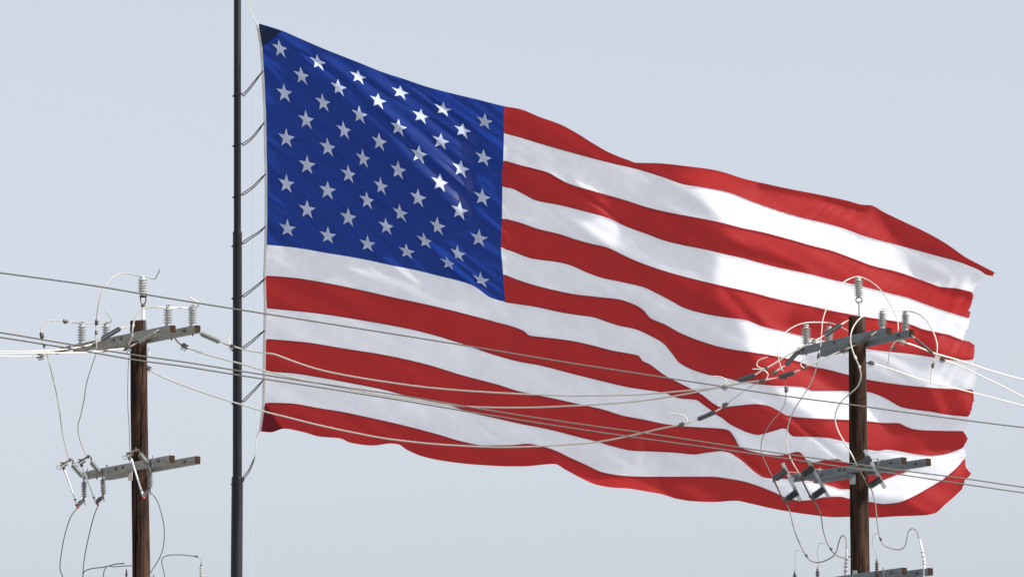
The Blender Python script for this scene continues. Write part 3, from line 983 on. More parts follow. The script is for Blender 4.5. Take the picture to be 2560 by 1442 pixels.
def dead_end(label, att, a, b, cl, Ya, Yb, tail=None, R=6.5, n=10, mat_=None, wire_end=None, group=None, size=1.0, clamp_on=True, name='strain_insulator'):
    """att: fixing point; a-b: ribbed insulator; cl: clamp centre (pixels). Ya, Yb: distance at fixing and clamp."""
    chain = [att, a, b, cl]
    Ls = [0]
    for p_, q_ in zip(chain, chain[1:]):
        Ls.append(Ls[-1] + math.hypot(q_[0] - p_[0], q_[1] - p_[1]))
    Ys = [Ya + (Yb - Ya) * l / max(Ls[-1], 1e-6) for l in Ls]
    pt = [P(c[0], c[1], y) for c, y in zip(chain, Ys)]
    t = thing(name, label, 'insulator', pt[0], group)
    u = M(1, (Ya + Yb) / 2)
    sheds(pt[1], pt[2], R * u, n, core=0.62, collar=0.03, fat=0.7).obj('ribbed_rod', mat_ or POLY, t)
    # end fittings: eye and link
    for k, (e0, e1) in enumerate(((pt[0], pt[1]), (pt[2], pt[3]))):
        d = (e1 - e0)
        if d.length < 1e-4:
            continue
        g_ = Geo().tube([e0, e0.lerp(e1, 0.35), e0.lerp(e1, 0.5), e0.lerp(e1, 0.75), e1], [1.1 * u, 1.5 * u, 2.5 * u, 2.2 * u, 1.8 * u], 8)
        m_ = e0.lerp(e1, 0.5)
        g_.tube([m_ + Vector((0, -3 * u, 0)), m_ + Vector((0, 3 * u, 0))], 1.6 * u, 6)
        g_.obj('end_link', ALUD, t)
    if clamp_on:
        nd = (pt[3] - pt[2])
        c_ = clamp_geo(pt[3], nd, Yb, size).obj('clamp', HARD, t)
    if tail:
        Geo().tube(path([(x, y, Yb - 0.03) for x, y in tail], Yb), 1.5 * u, 6).obj('wire_tail', ALU, t)
    return pt


def wire(label, px, Y0, Y1=None, r=1.7, mat_=None, name='conductor', cat='wire', group=None, step=6, fits=()):
    pts = path(px, Y0, Y1, step)
    Ym = (Y0 + (Y1 if Y1 is not None else Y0)) / 2
    g_ = Geo().tube(pts, M(r, Ym), 7)
    if not fits:
        return tag(g_.obj(name, mat_ or ALU), label, cat, group)
    t = thing(name, label, cat, pts[0], group)
    g_.obj('cable', mat_ or ALU, t)
    for x, y, sz, m_ in fits:
        i = min(range(1, len(pts) - 1), key=lambda k: (pts[k] - P(x, y, pts[k].y)).length)
        d = (pts[i + 1] - pts[i - 1]).normalized()
        u = M(1, pts[i].y) * sz
        s_ = d.cross(Vector((0, 1, 0))).normalized()
        q = Geo().tube([pts[i] - d * 7 * u, pts[i] - d * 5 * u, pts[i] + d * 5 * u, pts[i] + d * 7 * u], [1.5 * u, 3 * u, 3 * u, 1.5 * u], 8)
        for e in (-3, 0, 3):
            q.bar(pts[i] + d * e * u + s_ * 1.5 * u, pts[i] + d * e * u + s_ * 5.2 * u, 2.0 * u, 2.0 * u)
        q.obj('connector', m_, t)
    return t


def shaft(pole, xt, yt, xb, yb, rt, rb, Y, wobble=0.6, seed=1):
    """Round wooden pole from its top to the ground, slightly out of round."""
    A = P(xt, yt, Y)
    B = P(xb, yb, Y)
    d = (B - A) / (A.z - B.z)
    n_ = 70
    rr = np.random.default_rng(seed)
    ph = rr.uniform(0, 6.28, 6)
    v, f = [], []
    H = A.z - GROUND_Z + 0.3
    sides = 28
    for i in range(n_ + 1):
        s_ = i / n_
        if i == 0:
            s_ = 0.0
        z = H * s_
        c = A + d * z
        r = M(rt, Y) + (M(rb, Y) - M(rt, Y)) * z / (A.z - B.z) * (1 if z < (A.z - B.z) else 1)
        r = min(r, M(rb, Y) * 1.35)
        for k in range(sides):
            a = 2 * math.pi * k / sides
            e = M(wobble, Y) * (math.sin(2 * a + ph[0] + z * 1.3) + 0.6 * math.sin(5 * a + ph[1] - z * 2.1) + 0.5 * math.sin(9 * a + ph[2] + z * 4.7)) * 0.6
            v.append(c + Vector((math.cos(a), math.sin(a), 0)) * (r + e))
    for i in range(n_):
        for k in range(sides):
            k2 = (k + 1) % sides
            f.append((i * sides + k, (i + 1) * sides + k, (i + 1) * sides + k2, i * sides + k2))
    f.append(tuple(range(sides)))
    f.append(tuple(n_ * sides + k for k in range(sides))[::-1])
    return link('shaft', mesh_from('shaft', v, f, WOOD), pole)
# ------------------------------------------------------------------ left utility pole
YL = 85.0
UL = M(1, YL)
Z1 = Vector((0, 0, 1))
lp = thing('utility_pole', 'brown wooden utility pole left of the flagpole with grey double crossarms', 'utility pole', at_z(356, YL, GROUND_Z))
shaft(lp, 345.5, 803, 353, 1442, 20.2, 22.6, YL, seed=3)
LUF = Beam(190, 432, 847, YL + .9, YL - 1.15, 19, 17, lp)
LUB = Beam(252, 494, 847, YL + 1.15, YL - .9, 19, 17, lp)
LLF = Beam(213, 430, 1168, YL + .9, YL - 1.15, 19, 16, lp)
LLB = Beam(268, 494, 1170, YL + 1.15, YL - .9, 19, 16, lp)
LBF = Beam(213, 430, 1478, YL + .9, YL - 1.15, 19, 16, lp)
LBB = Beam(268, 494, 1480, YL + 1.15, YL - .9, 19, 16, lp)
for x in (294, 312, 404):
    LUF.bolt(x)
LUB.bolt(470)
for x in (300, 316, 405):
    LLF.bolt(x)
LLB.bolt(470)
for x in (218, 350):
    LUF.under(x)
for x in (430, 482):
    LUB.under(x)
LLF.under(243)
for x in (228, 276, 392):
    LLF.strap(x, 6, 4)
# spacer block under the lower arms, left of the shaft
c = P(326, 1185, YL - .1)
Geo().bar(c + Z1 * 16 * UL, c - Z1 * 15 * UL, 11 * UL, 10 * UL, upv=Vector((0, 1, 0))).obj('spacer_block', ARM, lp)
c = P(370, 878, YL)
Geo().bar(c + Z1 * 9 * UL, c - Z1 * 9 * UL, 8 * UL, 6 * UL, upv=Vector((0, 1, 0))).obj('eye_plate', PINW, lp)
# pole-top bracket, white pin and upright insulator
b0 = P(358, 830, YL - .05)
b1 = P(358, 800, YL - .05)
Geo().bar(b0, b1, 13 * UL, 12 * UL, upv=Vector((0, 1, 0))).obj('top_bracket', HARD, lp)
pin0, pin1 = P(358, 802, YL - .05), P(358, 762, YL - .05)
Geo().lathe(pin0, pin1, [(0, 4.2 * UL), (1, 4.2 * UL)], 16).obj('pin', PINW, lp)
cl = Geo()
for e in (-1, 1):
    cl.tube(spline([P(358, 764, YL - .05), P(358 + 6 * e, 754, YL - .05), P(358 + 6.5 * e, 745, YL - .05), P(358 + 4 * e, 739, YL - .05)], 4), 1.9 * UL, 6)
cl.tube([P(349, 741, YL - .05), P(367, 741, YL - .05)], 3.0 * UL, 8)
cl.tube([P(358, 768, YL - .05), P(358, 760, YL - .05)], 5.4 * UL, 10)
cl.obj('clevis', HARD, lp)
ti = sheds(P(356.5, 739, YL - .05), P(356, 694, YL - .05), 12 * UL, 6, core=0.58, collar=0.06, fat=0.2).obj('post_insulator', PORC, lp)
Geo().lathe(P(356, 698, YL - .05), P(356, 690.5, YL - .05), [(0, 6.5 * UL), (0.6, 7.5 * UL), (1, 4.5 * UL)], 14).obj('cap', PORC, ti)
post(LUF, 204, 53, 11.8, lp)
post(LUB, 265, 53, 11.8, lp)
post(LUF, 420, 51, 11.8, lp)
post(LUB, 481, 51, 11.8, lp)
Geo().tube(path([(322, 890, YL - .02), (320, 930, YL - .02), (319, 1000, YL - .03), (323, 1080, YL - .03), (325, 1180, YL - .05)], YL), 0.8 * UL, 6).obj('ground_wire', JUMPG, lp)

# wires carried on the upright insulators
wire('pale conductor arching from the top insulator of the left utility pole',
     [(400, 672, YL - .3), (396, 682, YL - .2), (386, 697, YL - .05), (368, 693, YL - .05), (345, 690, YL - .05), (330, 686, YL - .05), (315, 683, YL - .1), (300, 684, YL - .2), (285, 691, YL - .35), (268, 707, YL - .5), (254, 731, YL - .6), (246, 762, YL - .6), (241, 800, YL - .5), (240, 838, YL - .5), (241, 878, YL - .5), (233, 905, YL - .4), (217, 955, YL - .1), (209, 1005, YL + .3), (201, 1040, YL + .4), (195, 1065, YL + .5), (197, 1088, YL + .6), (207, 1118, YL + .7), (219, 1143, YL + .75)],
     YL, r=1.35, mat_=ALUD, name='jumper_wire', fits=((241, 806, 1.1, BLACK), (240, 832, 0.9, HARD)))
wire('pale conductor looping over the left pair of upright insulators of the left pole',
     [(264, 776, YL + .9), (272, 787, YL + .9), (278, 798, YL + .9), (275, 806, YL + .95), (265, 807.5, YL + 1.0), (240, 808, YL + .9), (204, 808, YL + .8), (180, 806, YL + .8), (160, 802, YL + .7), (140, 800.5, YL + .6), (120, 803, YL + .5), (106, 813, YL + .45), (102, 826, YL + .4), (104, 842, YL + .4), (109, 862, YL + .4), (113, 875, YL + .4), (118, 888, YL + .4), (125, 915, YL + .4), (137, 965, YL + .5), (148, 1020, YL + .6), (153, 1060, YL + .7), (160, 1100, YL + .8), (172, 1148, YL + .85)],
     YL, r=1.35, mat_=ALUD, name='jumper_wire', fits=((162, 803, 1.3, HARD), (105, 840, 1.3, BLACK), (110, 864, 0.8, BLACK)))
wire('pale conductor on the right pair of upright insulators of the left pole',
     [(472, 742, YL - 1.0), (486, 751, YL - .9), (496, 757, YL - .85), (494, 766, YL - .8), (481, 770, YL - .75), (450, 769, YL - .9), (420, 769, YL - 1.05), (400, 767.5, YL - 1.1), (372, 768.5, YL - 1.1), (353, 776, YL - 1.1), (341, 790, YL - 1.1), (334, 806, YL - 1.1), (331, 828, YL - 1.1), (328, 848, YL - 1.0), (318, 866, YL - .95)],
     YL, r=1.9, name='jumper_wire', fits=((333, 812, 0.8, ALU), (330, 838, 0.8, ALU)))

# dead ends of the left pole
dead_end('dark ribbed insulator pulling left from the top of the left utility pole', (326, 815), (300, 821), (254, 848), (232, 859), YL - .1, YL - .5)
dead_end('grey ribbed insulator lying across the front crossarm of the left pole', (398, 823), (388, 830), (346, 855), (318, 870), YL - 1.25, YL - 1.3, mat_=POLY2, size=1.25)
dead_end('black ribbed insulator at the left tip of the left pole crossarm', (192, 866), (178, 868), (138, 881), (100, 890), YL + .8, YL + .6, size=1.2)
dead_end('grey ribbed insulator right of the left pole, between crossarm and flagpole', (494, 833), (503, 834), (549, 854), (581, 866), YL - .9, YL - 1.0, tail=[(576, 862), (571, 850), (572, 840), (577, 826)], R=7.4, n=8, mat_=POLY2)
c = P(462, 866, YL - .75)
t = thing('line_clamp', 'bolted line clamp hanging under the right end of the left pole crossarm', 'clamp', P(437, 848, YL - .7), 'line clamps fixed straight to a pole')
Geo().tube(path([(437, 846, YL - .68), (445, 855, YL - .7), (456, 864, YL - .74)], YL), 2.2 * UL, 6).obj('link', ALUD, t)
clamp_geo(c, P(475, 872, YL - .75) - P(455, 861, YL - .75), YL, 1.25).obj('shoe', HARD, t)
t = thing('line_clamp', 'bolted line clamp on the right side of the left pole shaft', 'clamp', P(364, 920, YL), 'line clamps fixed straight to a pole')
clamp_geo(P(371, 921, YL - .02), Vector((1, 0, -0.35)), YL, 1.1).obj('shoe', HARD, t)
Geo().tube([P(360, 918, YL - .02), P(371, 921, YL - .02)], 2.2 * UL, 6).obj('link', HARD, t)

# conductors going left, out of the picture
wire('upper bright conductor leaving the picture left of the left pole', [(232, 859), (215, 864.5), (195, 868), (165, 872.5), (130, 876), (70, 878), (0, 878), (-300, 872), (-1500, 800)], YL - .5, YL - 12, r=2.0)
wire('middle bright conductor leaving the picture left of the left pole', [(312, 871), (290, 873), (262, 876), (232, 880), (185, 881.5), (80, 882.5), (0, 883.5), (-300, 879), (-1500, 810)], YL - 1.3, YL - 13, r=2.0)
wire('lower bright conductor leaving the picture left of the left pole', [(100, 890), (70, 891), (30, 891), (0, 890), (-300, 886), (-1500, 818)], YL + .6, YL - 11, r=1.8)

# fuse cutouts of the left pole
def cutout(label, top, tube0, tube1, u0, u1, l0, l1, hinge, red, Y, armpt):
    t = thing('fuse_cutout', label, 'fuse cutout', P(*u1, Y), 'fuse cutouts on the left pole')
    u = M(1, Y)
    dY = 0.0
    for a, b in ((u0, u1), (l0, l1)):
        sheds(P(*a, Y), P(*b, Y), 8.0 * u, 9, core=0.5, collar=0.03, fat=0.5).obj('insulator', PORCD, t)
    mid = ((u1[0] + l0[0]) / 2 + 1, (u1[1] + l0[1]) / 2)
    g_ = Geo().tube([P(*u1, Y), P(*mid, Y), P(*l0, Y)], 2.4 * u, 8)
    g_.bar(P(*mid, Y), armpt, 5 * u, 3 * u)
    g_.obj('bracket', GALV, t)
    ft = Geo().lathe(P(*tube0, Y - .12), P(*tube1, Y - .12), [(0, 2.6 * u), (0.08, 3.2 * u), (0.1, 2.4 * u), (0.86, 2.4 * u), (0.87, 3.2 * u), (0.95, 3.0 * u), (1, 2.2 * u)], 12).obj('fuse_tube', FIBRE, t)
    r_ = P(*tube1, Y - .12).lerp(P(*tube0, Y - .12), 0.14)
    Geo().tube([r_, r_ + (P(*tube0, Y) - P(*tube1, Y)) * 0.03], 3.6 * u, 10).obj('ring', HARD, ft)
    # upper contact: hood, hooks and pull ring
    x, y = top
    g_ = Geo()
    g_.bar(P(x - 13, y + 5, Y - .1), P(x + 8, y - 8, Y - .05), 6 * u, 4.5 * u)
    g_.bar(P(x - 10, y + 11, Y - .12), P(x + 4, y + 2, Y - .1), 5 * u, 4 * u)
    g_.tube(spline([P(x + 6, y - 6, Y), P(x + 12, y - 10, Y), P(x + 18, y - 7, Y), P(*u0, Y)], 4), 2.2 * u, 6)
    g_.tube([P(x - 14, y - 2, Y - .1), P(x - 2, y - 1, Y - .1)], 1.8 * u, 6)
    g_.tube([P(x + 10, y - 14, Y - .05), P(x + 11, y - 4, Y - .05)], 2.4 * u, 6)
    g_.bar(P(x - 9, y + 15, Y - .12), P(x - 2, y + 12, Y - .12), 6 * u, 5 * u)
    g_.obj('top_contact', BRONZE, t)
    rp = [P(x - 14 + 5 * math.cos(a) - 4, y + 10 + 5 * math.sin(a), Y - .1) for a in np.linspace(0, 2 * math.pi, 12, endpoint=False)]
    Geo().tube(rp, 0.7 * u, 5, closed=True).obj('pull_ring', HARD, t)
    hx, hy_ = hinge
    g_ = Geo()
    g_.bar(P(hx - 7, hy_ + 6, Y - .12), P(hx + 5, hy_ - 5, Y - .06), 8 * u, 9 * u)
    g_.bar(P(hx + 2, hy_ - 2, Y - .06), P(hx + 12, hy_ - 8, Y), 5 * u, 5 * u)
    g_.tube([P(hx + 5, hy_ - 6, Y - .03), P(*l1, Y)], 2.2 * u, 6)
    g_.tube([P(hx + 11, hy_ - 7, Y), P(hx + 14, hy_ + 4, Y)], 1.3 * u, 6)
    g_.obj('hinge', BLACK, t)
    Geo().tube([P(red[0] - 3, red[1] - 3, Y - .12), P(red[0] + 2, red[1] + 2, Y - .12)], [3.0 * u, 2.2 * u], 8).obj('tip', REDTIP, t)


cutout('leftmost fuse cutout on the lower crossarm of the left pole', (165, 1158), (160, 1172), (193, 1262), (181, 1161), (207, 1191), (210, 1203), (211, 1243), (199, 1258), (196, 1267), YL + .75, LLF.p(222))
cutout('middle fuse cutout of the left pole, beside the leftmost one', (210, 1150), (206, 1166), (240, 1257), (228, 1154), (254, 1185), (257, 1197), (259, 1235), (247, 1250), (245, 1261), YL + .4, LLF.p(262))
cutout('fuse cutout in front of the left pole shaft', (329, 1133), (328, 1146), (358, 1240), (349, 1133), (373, 1164), (375, 1178), (376, 1218), (363, 1233), (360, 1243), YL - .75, LLF.p(382))
wire('dark curved lead below the leftmost fuse cutout', [(195, 1267), (187, 1276), (177, 1291), (168, 1315), (160, 1345), (153, 1385), (150, 1415), (153, 1432), (163, 1450), (185, 1470)], YL + .65, YL + .3, r=1.25, mat_=JUMP, name='jumper_wire')
wire('dark curved lead below the middle fuse cutout of the left pole', [(246, 1262), (238, 1280), (231, 1302), (223, 1335), (215, 1372), (209, 1410), (207, 1440), (206, 1470)], YL + .3, YL + .5, r=1.25, mat_=JUMP, name='jumper_wire')
wire('dark lead bulging right of the left pole shaft below its crossarm', [(374, 1228), (380, 1233), (392, 1250), (403, 1280), (410, 1315), (411, 1340), (408, 1368), (398, 1396), (380, 1424), (366, 1450, YL - .6), (355, 1472, YL - .9)], YL - .7, YL - .5, r=1.2, mat_=JUMP, name='jumper_wire')
wire('short dark wire rising over the bottom edge left of the left pole', [(206, 1470), (207, 1440), (210, 1428), (226, 1421), (262, 1416), (290, 1409), (311, 1407)], YL + .4, YL + .1, r=1.3, mat_=JUMP, name='jumper_wire')
wire('dark wire bending into the left pole shaft at the bottom edge', [(254, 1470), (258, 1440), (262, 1422), (270, 1414), (283, 1416), (305, 1414), (333, 1413)], YL + .35, YL - .1, r=1.1, mat_=JUMP, name='jumper_wire')
wire('dark hooked wire at the bottom edge right of the left pole', [(415, 1470), (412, 1440), (406, 1412), (404, 1402), (409, 1392), (422, 1387), (450, 1386), (475, 1388), (495, 1391)], YL - .9, YL - .8, r=1.2, mat_=JUMP, name='jumper_wire', fits=((492, 1390.5, 0.6, BLACK),))


def arrester(label, x, ytop, ybase, Y, R=4.5, tail=None, mat_=None, grp=None, n=8):
    t = thing('surge_arrester', label, 'surge arrester', P(x, ybase, Y), grp)
    u = M(1, Y)
    sheds(P(x, ybase, Y), P(x, ytop + 10, Y), R * u, n, core=0.5, collar=0.03).obj('ribbed_body', mat_ or POLY2, t)
    Geo().lathe(P(x, ytop + 11, Y), P(x, ytop, Y), [(0, R * 0.55 * u), (0.4, R * 0.5 * u), (0.6, 1.2 * u), (1, 0.8 * u)], 10).obj('stud', HARD, t)
    if tail:
        Geo().tube(path(tail, Y), 0.6 * u, 6).obj('lead', JUMPG, t)


arrester('thin ribbed arrester under the hooked wire right of the left pole', 503, 1404, 1475, YL - .8, 4.6, [(497, 1391), (502, 1397), (503, 1405)], PORC, 'surge arresters on the poles', 9)
arrester('small pointed arrester top just left of the left pole shaft', 316, 1420, 1475, YL + .2, 4.0, None, POLY2, 'surge arresters on the poles', 6)
arrester('small arrester tip just right of the left pole shaft', 384, 1434, 1475, YL - .4, 4.0, None, POLY2, 'surge arresters on the poles', 5)

# ------------------------------------------------------------------ right utility pole
YR = 80.0
UR = M(1, YR)
rp_ = thing('utility_pole', 'dark wooden utility pole standing in front of the flag fly end', 'utility pole', at_z(2153, YR, GROUND_Z))
shaft(rp_, 2142, 793, 2150.5, 1442, 21.4, 24.0, YR, seed=9)
RUF = Beam(2000, 2222, 853, YR + .9, YR - 1.1, 18, 16, rp_, mat_=ARM2)
RUB = Beam(2057, 2279, 858, YR + 1.1, YR - .9, 18, 16, rp_, mat_=ARM2)
RLF = Beam(1980, 2260, 1174, YR + 1.0, YR - 1.1, 18, 16, rp_, mat_=ARM2)
RLB = Beam(2040, 2321, 1177, YR + 1.2, YR - .9, 18, 16, rp_, mat_=ARM2)
RBF = Beam(1985, 2261, 1446, YR + 1.0, YR - 1.1, 18, 16, rp_, mat_=ARM2)
RBB = Beam(2050, 2326, 1447, YR + 1.2, YR - .9, 18, 16, rp_, mat_=ARM2)
for x in (2015, 2095, 2195):
    RUF.bolt(x)
RUB.bolt(2255)
for x in (2108, 2120, 2234):
    RLF.bolt(x)
RLB.bolt(2296)
for x in (2236,):
    RBF.bolt(x)
RBB.bolt(2300)
for x in (2016,):
    RUF.under(x)
RUB.under(2072)
for x in (2058, 2205):
    RLF.strap(x, 6, 3)
RBF.strap(2218, 5, 3)
RLB.under(2215, 5)
c = P(2131, 1198, YR - .15)
Geo().bar(c + Z1 * 14 * UR, c - Z1 * 12 * UR, 14 * UR, 9 * UR, upv=Vector((0, 1, 0))).obj('spacer_block', ARM2, rp_)
Geo().bar(P(2137, 1425, YR - .2), P(2137, 1450, YR - .2), 12 * UR, 8 * UR, upv=Vector((0, 1, 0))).obj('spacer_block', ARM2, rp_)
Geo().bar(P(2154, 826, YR - .05), P(2154, 796, YR - .05), 12 * UR, 12 * UR, upv=Vector((0, 1, 0))).obj('top_bracket', HARD, rp_)
Geo().lathe(P(2149, 830, YR - .08), P(2148, 752, YR - .08), [(0, 3 * UR), (1, 2.6 * UR)], 12).obj('pin', GALV, rp_)
rgp = [P(2147.5 + 8 * math.cos(a), 750 + 7 * math.sin(a), YR - .08) for a in np.linspace(0, 2 * math.pi, 14, endpoint=False)]
Geo().tube(rgp, 1.9 * UR, 6, closed=True).obj('clevis', HARD, rp_)
ti = sheds(P(2146.5, 743, YR - .08), P(2146, 696, YR - .08), 11.5 * UR, 7, core=0.5, collar=0.06, fat=0.2).obj('post_insulator', PORC, rp_)
Geo().lathe(P(2146, 700, YR - .08), P(2146, 692, YR - .08), [(0, 6 * UR), (0.6, 7 * UR), (1, 4.5 * UR)], 14).obj('cap', PORC, ti)
post(RUF, 2016, 56, 12, rp_, 7)
post(RUB, 2073, 56, 12, rp_, 7)
post(RUF, 2206, 48, 11.5, rp_, 7)
post(RUB, 2264, 49, 11.5, rp_, 7)

wire('tall pale wire arch over the top insulator of the right pole',
     [(2245, 832, YR - .7), (2245, 812, YR - .6), (2241, 792, YR - .5), (2228, 765, YR - .4), (2212, 738, YR - .3), (2195, 718, YR - .2), (2172, 701, YR - .1), (2146, 691.5, YR - .08), (2126, 696, YR - .1), (2106, 708, YR - .2), (2088, 729, YR - .3), (2070, 762, YR - .4), (2058, 795, YR - .45), (2054, 830, YR - .5), (2051, 865, YR - .5), (2045, 893, YR - .5), (2041, 918, YR - .4), (2028, 955, YR - .2), (2006, 992, YR), (1989, 1018, YR + .3), (1974, 1050, YR + .4), (1967, 1085, YR + .5), (1967, 1115, YR + .5), (1974, 1140, YR + .5), (1987, 1165, YR + .5), (2003, 1190, YR + .4)],
     YR, r=1.5, mat_=ALU, name='jumper_wire', fits=((2046, 888, 1.0, HARD), (2048, 870, 0.8, HARD)))
wire('low pale wire arch over the left insulator pair of the right pole',
     [(1955, 925, YR + .4), (1947, 900, YR + .4), (1944.5, 880, YR + .4), (1947, 858, YR + .5), (1956, 840, YR + .55), (1972, 824, YR + .65), (1994, 812, YR + .7), (2016, 806.5, YR + .75), (2044, 805.5, YR + .9), (2073, 807, YR + .95), (2096, 814, YR + .6), (2119, 826, YR + .2)],
     YR, r=1.5, name='jumper_wire')
wire('S shaped pale wire from the right insulator pair down the right pole front',
     [(2326, 957, YR - 1.1), (2329, 932, YR - 1.1), (2335, 905, YR - 1.1), (2342, 880, YR - 1.1), (2342, 858, YR - 1.1), (2333, 830, YR - 1.05), (2318, 803, YR - 1.0), (2295, 784, YR - .9), (2264, 776.5, YR - .8), (2235, 775.5, YR - .9), (2206, 775, YR - 1.0), (2178, 781, YR - 1.1), (2152, 794, YR - 1.2), (2135, 814, YR - 1.25), (2127, 836, YR - 1.3), (2127, 858, YR - 1.3), (2132, 878, YR - 1.3), (2139, 896, YR - 1.3), (2147, 914, YR - 1.2), (2152, 935, YR - 1.1), (2150, 953, YR - 1.0), (2142, 968, YR - .9), (2122, 986, YR - .7), (2103, 1004, YR - .6), (2091, 1026, YR - .55), (2088, 1050, YR - .5), (2096, 1078, YR - .5), (2110, 1103, YR - .55), (2126, 1130, YR - .6), (2145, 1166, YR - .65)],
     YR, r=1.8, name='jumper_wire', fits=((2138, 893, 0.9, ALU), (2148, 916, 0.9, ALU), (2331, 912, 1.0, HARD)))

# dead ends of the right pole
dead_end('dark ribbed insulator pulling left from the top of the right pole', (2122, 800), (2101, 812), (2063, 837), (2034, 854), YR - .1, YR - .6, R=6.4, n=11)
dead_end('dark ribbed insulator lying across the front crossarm of the right pole', (2192, 828), (2178, 838), (2141, 861), (2110, 875), YR - 1.25, YR - 1.3, R=6.4, n=11, size=1.2)
dead_end('black ribbed insulator hanging from the left tip of the right pole crossarm', (2003, 868), (1996, 878), (1965, 912), (1936, 930), YR + .8, YR + .6, R=6.2, n=9)
dead_end('thin dark beaded insulator sloping from the right crossarm tip of the right pole', (2278, 838), (2288, 846), (2333, 884), (2356, 898), YR - .9, YR - 1.1, R=4.2, n=9, tail=[(2334, 902), (2340, 895), (2350, 894)])
dead_end('upper dark insulator on the slack span left of the right pole', (1906, 925), (1887, 937), (1846, 951), (1811, 967), YR - .62, YR - .75, R=6.8, n=12, tail=[(1812, 963), (1816, 953), (1810, 945), (1797, 941), (1782, 940)])
dead_end('dark insulator on the slack span nearest the right pole', (2000, 924), (1985, 931), (1948, 943), (1906, 951), YR - 1.32, YR - 1.4, R=6.8, n=12, tail=[(1916, 947), (1920, 936), (1913, 927), (1899, 923), (1881, 922)])
dead_end('lowest dark insulator on the slack span in front of the flag', (1806, 1018), (1788, 1029), (1745, 1048), (1704, 1061), YR + .4, YR + .3, R=6.8, n=12, tail=[(1717, 1056), (1718, 1046), (1706, 1037), (1690, 1034), (1675, 1033)])


def line_clamp(label, c, d, Y, extra=None, size=1.1, up=False):
    t = thing('line_clamp', label, 'clamp', c, 'line clamps fixed straight to a pole')
    clamp_geo(c, d, Y, size).obj('shoe', HARD, t)
    if extra:
        Geo().tube(extra, M(1.5, Y), 6).obj('wire_tail', ALU, t)
    return t


def horn(label, cx, cy, tail, Y):
    t = thing('span_clamp', label, 'clamp', P(cx, cy, Y), 'clamps on the slack spans')
    clamp_geo(P(cx, cy, Y), Vector((1, 0, 0.5)), Y, 1.05).obj('shoe', HARD, t)
    Geo().tube(path([(x, y, Y - .02) for x, y in tail], Y), M(1.5, Y), 6).obj('wire_tail', ALU, t)


horn('span clamp with upright bent wire end above the upper dark insulator', 1912, 922, [(1912, 922), (1898, 918), (1892, 912), (1895, 902), (1906, 896), (1919, 892)], YR - .61)
horn('span clamp with bent wire end next to the right pole', 2011, 918, [(2010, 920), (2003, 914), (2003, 905), (2012, 898), (2033, 890)], YR - 1.3)
horn('span clamp with straight wire end at the lowest dark insulator', 1813, 1012, [(1796, 1016), (1794, 1008), (1800, 998), (1813, 985)], YR + .4)
wire('short bright conductor from the right pole top to the upper span clamp', [(2034, 854), (2015, 862), (1990, 876), (1960, 893), (1935, 909), (1912, 922)], YR - .6, YR - .61, r=2.0)
wire('short bright conductor from the right pole front to its span clamp', [(2110, 874), (2085, 885), (2055, 899), (2030, 909), (2008, 919)], YR - 1.3, YR - 1.3, r=2.0)
wire('thin grey tie wire up to the lowest span clamp', [(1816, 1009, YR + .4), (1840, 992, YR + .2), (1865, 974, YR - .2), (1903, 951, YR - 1.2)], YR, r=0.8, mat_=ALUD, name='tie_wire')
wire('grey wire snaking down from the small dark clamp beside the right pole', [(1955, 918, YR + .6), (1962, 940, YR + .6), (1964, 962, YR + .6), (1965, 985, YR + .6), (1962, 1008, YR + .6), (1950, 1030, YR + .6), (1930, 1053, YR + .6), (1912, 1082, YR + .6), (1903, 1108, YR + .6), (1905, 1135, YR + .6), (1918, 1165, YR + .65), (1934, 1198, YR + .7)], YR, r=1.2, mat_=JUMPG, name='jumper_wire', fits=((1963, 972, 1.2, HARD), (1962, 945, 0.8, HARD)))

t = thing('line_clamp', 'bolted clamp hanging under the right crossarm tip of the right pole', 'clamp', P(2257, 848, YR - .9), 'line clamps fixed straight to a pole')
clamp_geo(P(2257, 855, YR - .9), Vector((1, 0, -0.3)), YR, 1.1).obj('shoe', ALUD, t)
Geo().tube(path([(2254, 851), (2243, 852), (2233, 860), (2227, 873), (2223, 885), (2220, 912)], YR - .9), 1.6 * UR, 6).obj('wire_tail', ALUD, t)
Geo().tube([P(2231, 872, YR - .9), P(2240, 868, YR - .9)], 4 * UR, 8).obj('nut', HARD, t)
t = thing('line_clamp', 'bolted clamp on the right side of the right pole shaft', 'clamp', P(2166, 907, YR), 'line clamps fixed straight to a pole')
clamp_geo(P(2178, 908, YR - .02), Vector((1, 0, -0.2)), YR, 1.05).obj('shoe', HARD, t)
Geo().tube([P(2158, 905, YR - .02), P(2178, 908, YR - .02)], 1.8 * UR, 6).obj('link', HARD, t)

wire('short pale conductor under the right crossarm tip of the right pole', [(2262, 856), (2285, 863), (2310, 873), (2334, 882), (2400, 901), (2470, 924), (2560, 949), (2900, 1030), (4000, 1250)], YR - .9, YR + 25, r=1.9)
wire('pale conductor leaving the beaded insulator towards the right edge', [(2356, 899), (2400, 914), (2445, 936), (2500, 962), (2560, 992), (2900, 1130), (4000, 1460)], YR - 1.1, YR + 25, r=1.6)
wire('pale conductor from the right pole shaft down to the right edge', [(2186, 910), (2215, 918), (2250, 930), (2290, 944), (2326, 955), (2380, 968), (2440, 983), (2560, 1014), (2900, 1100), (4000, 1330)], YR, YR + 26, r=1.5)

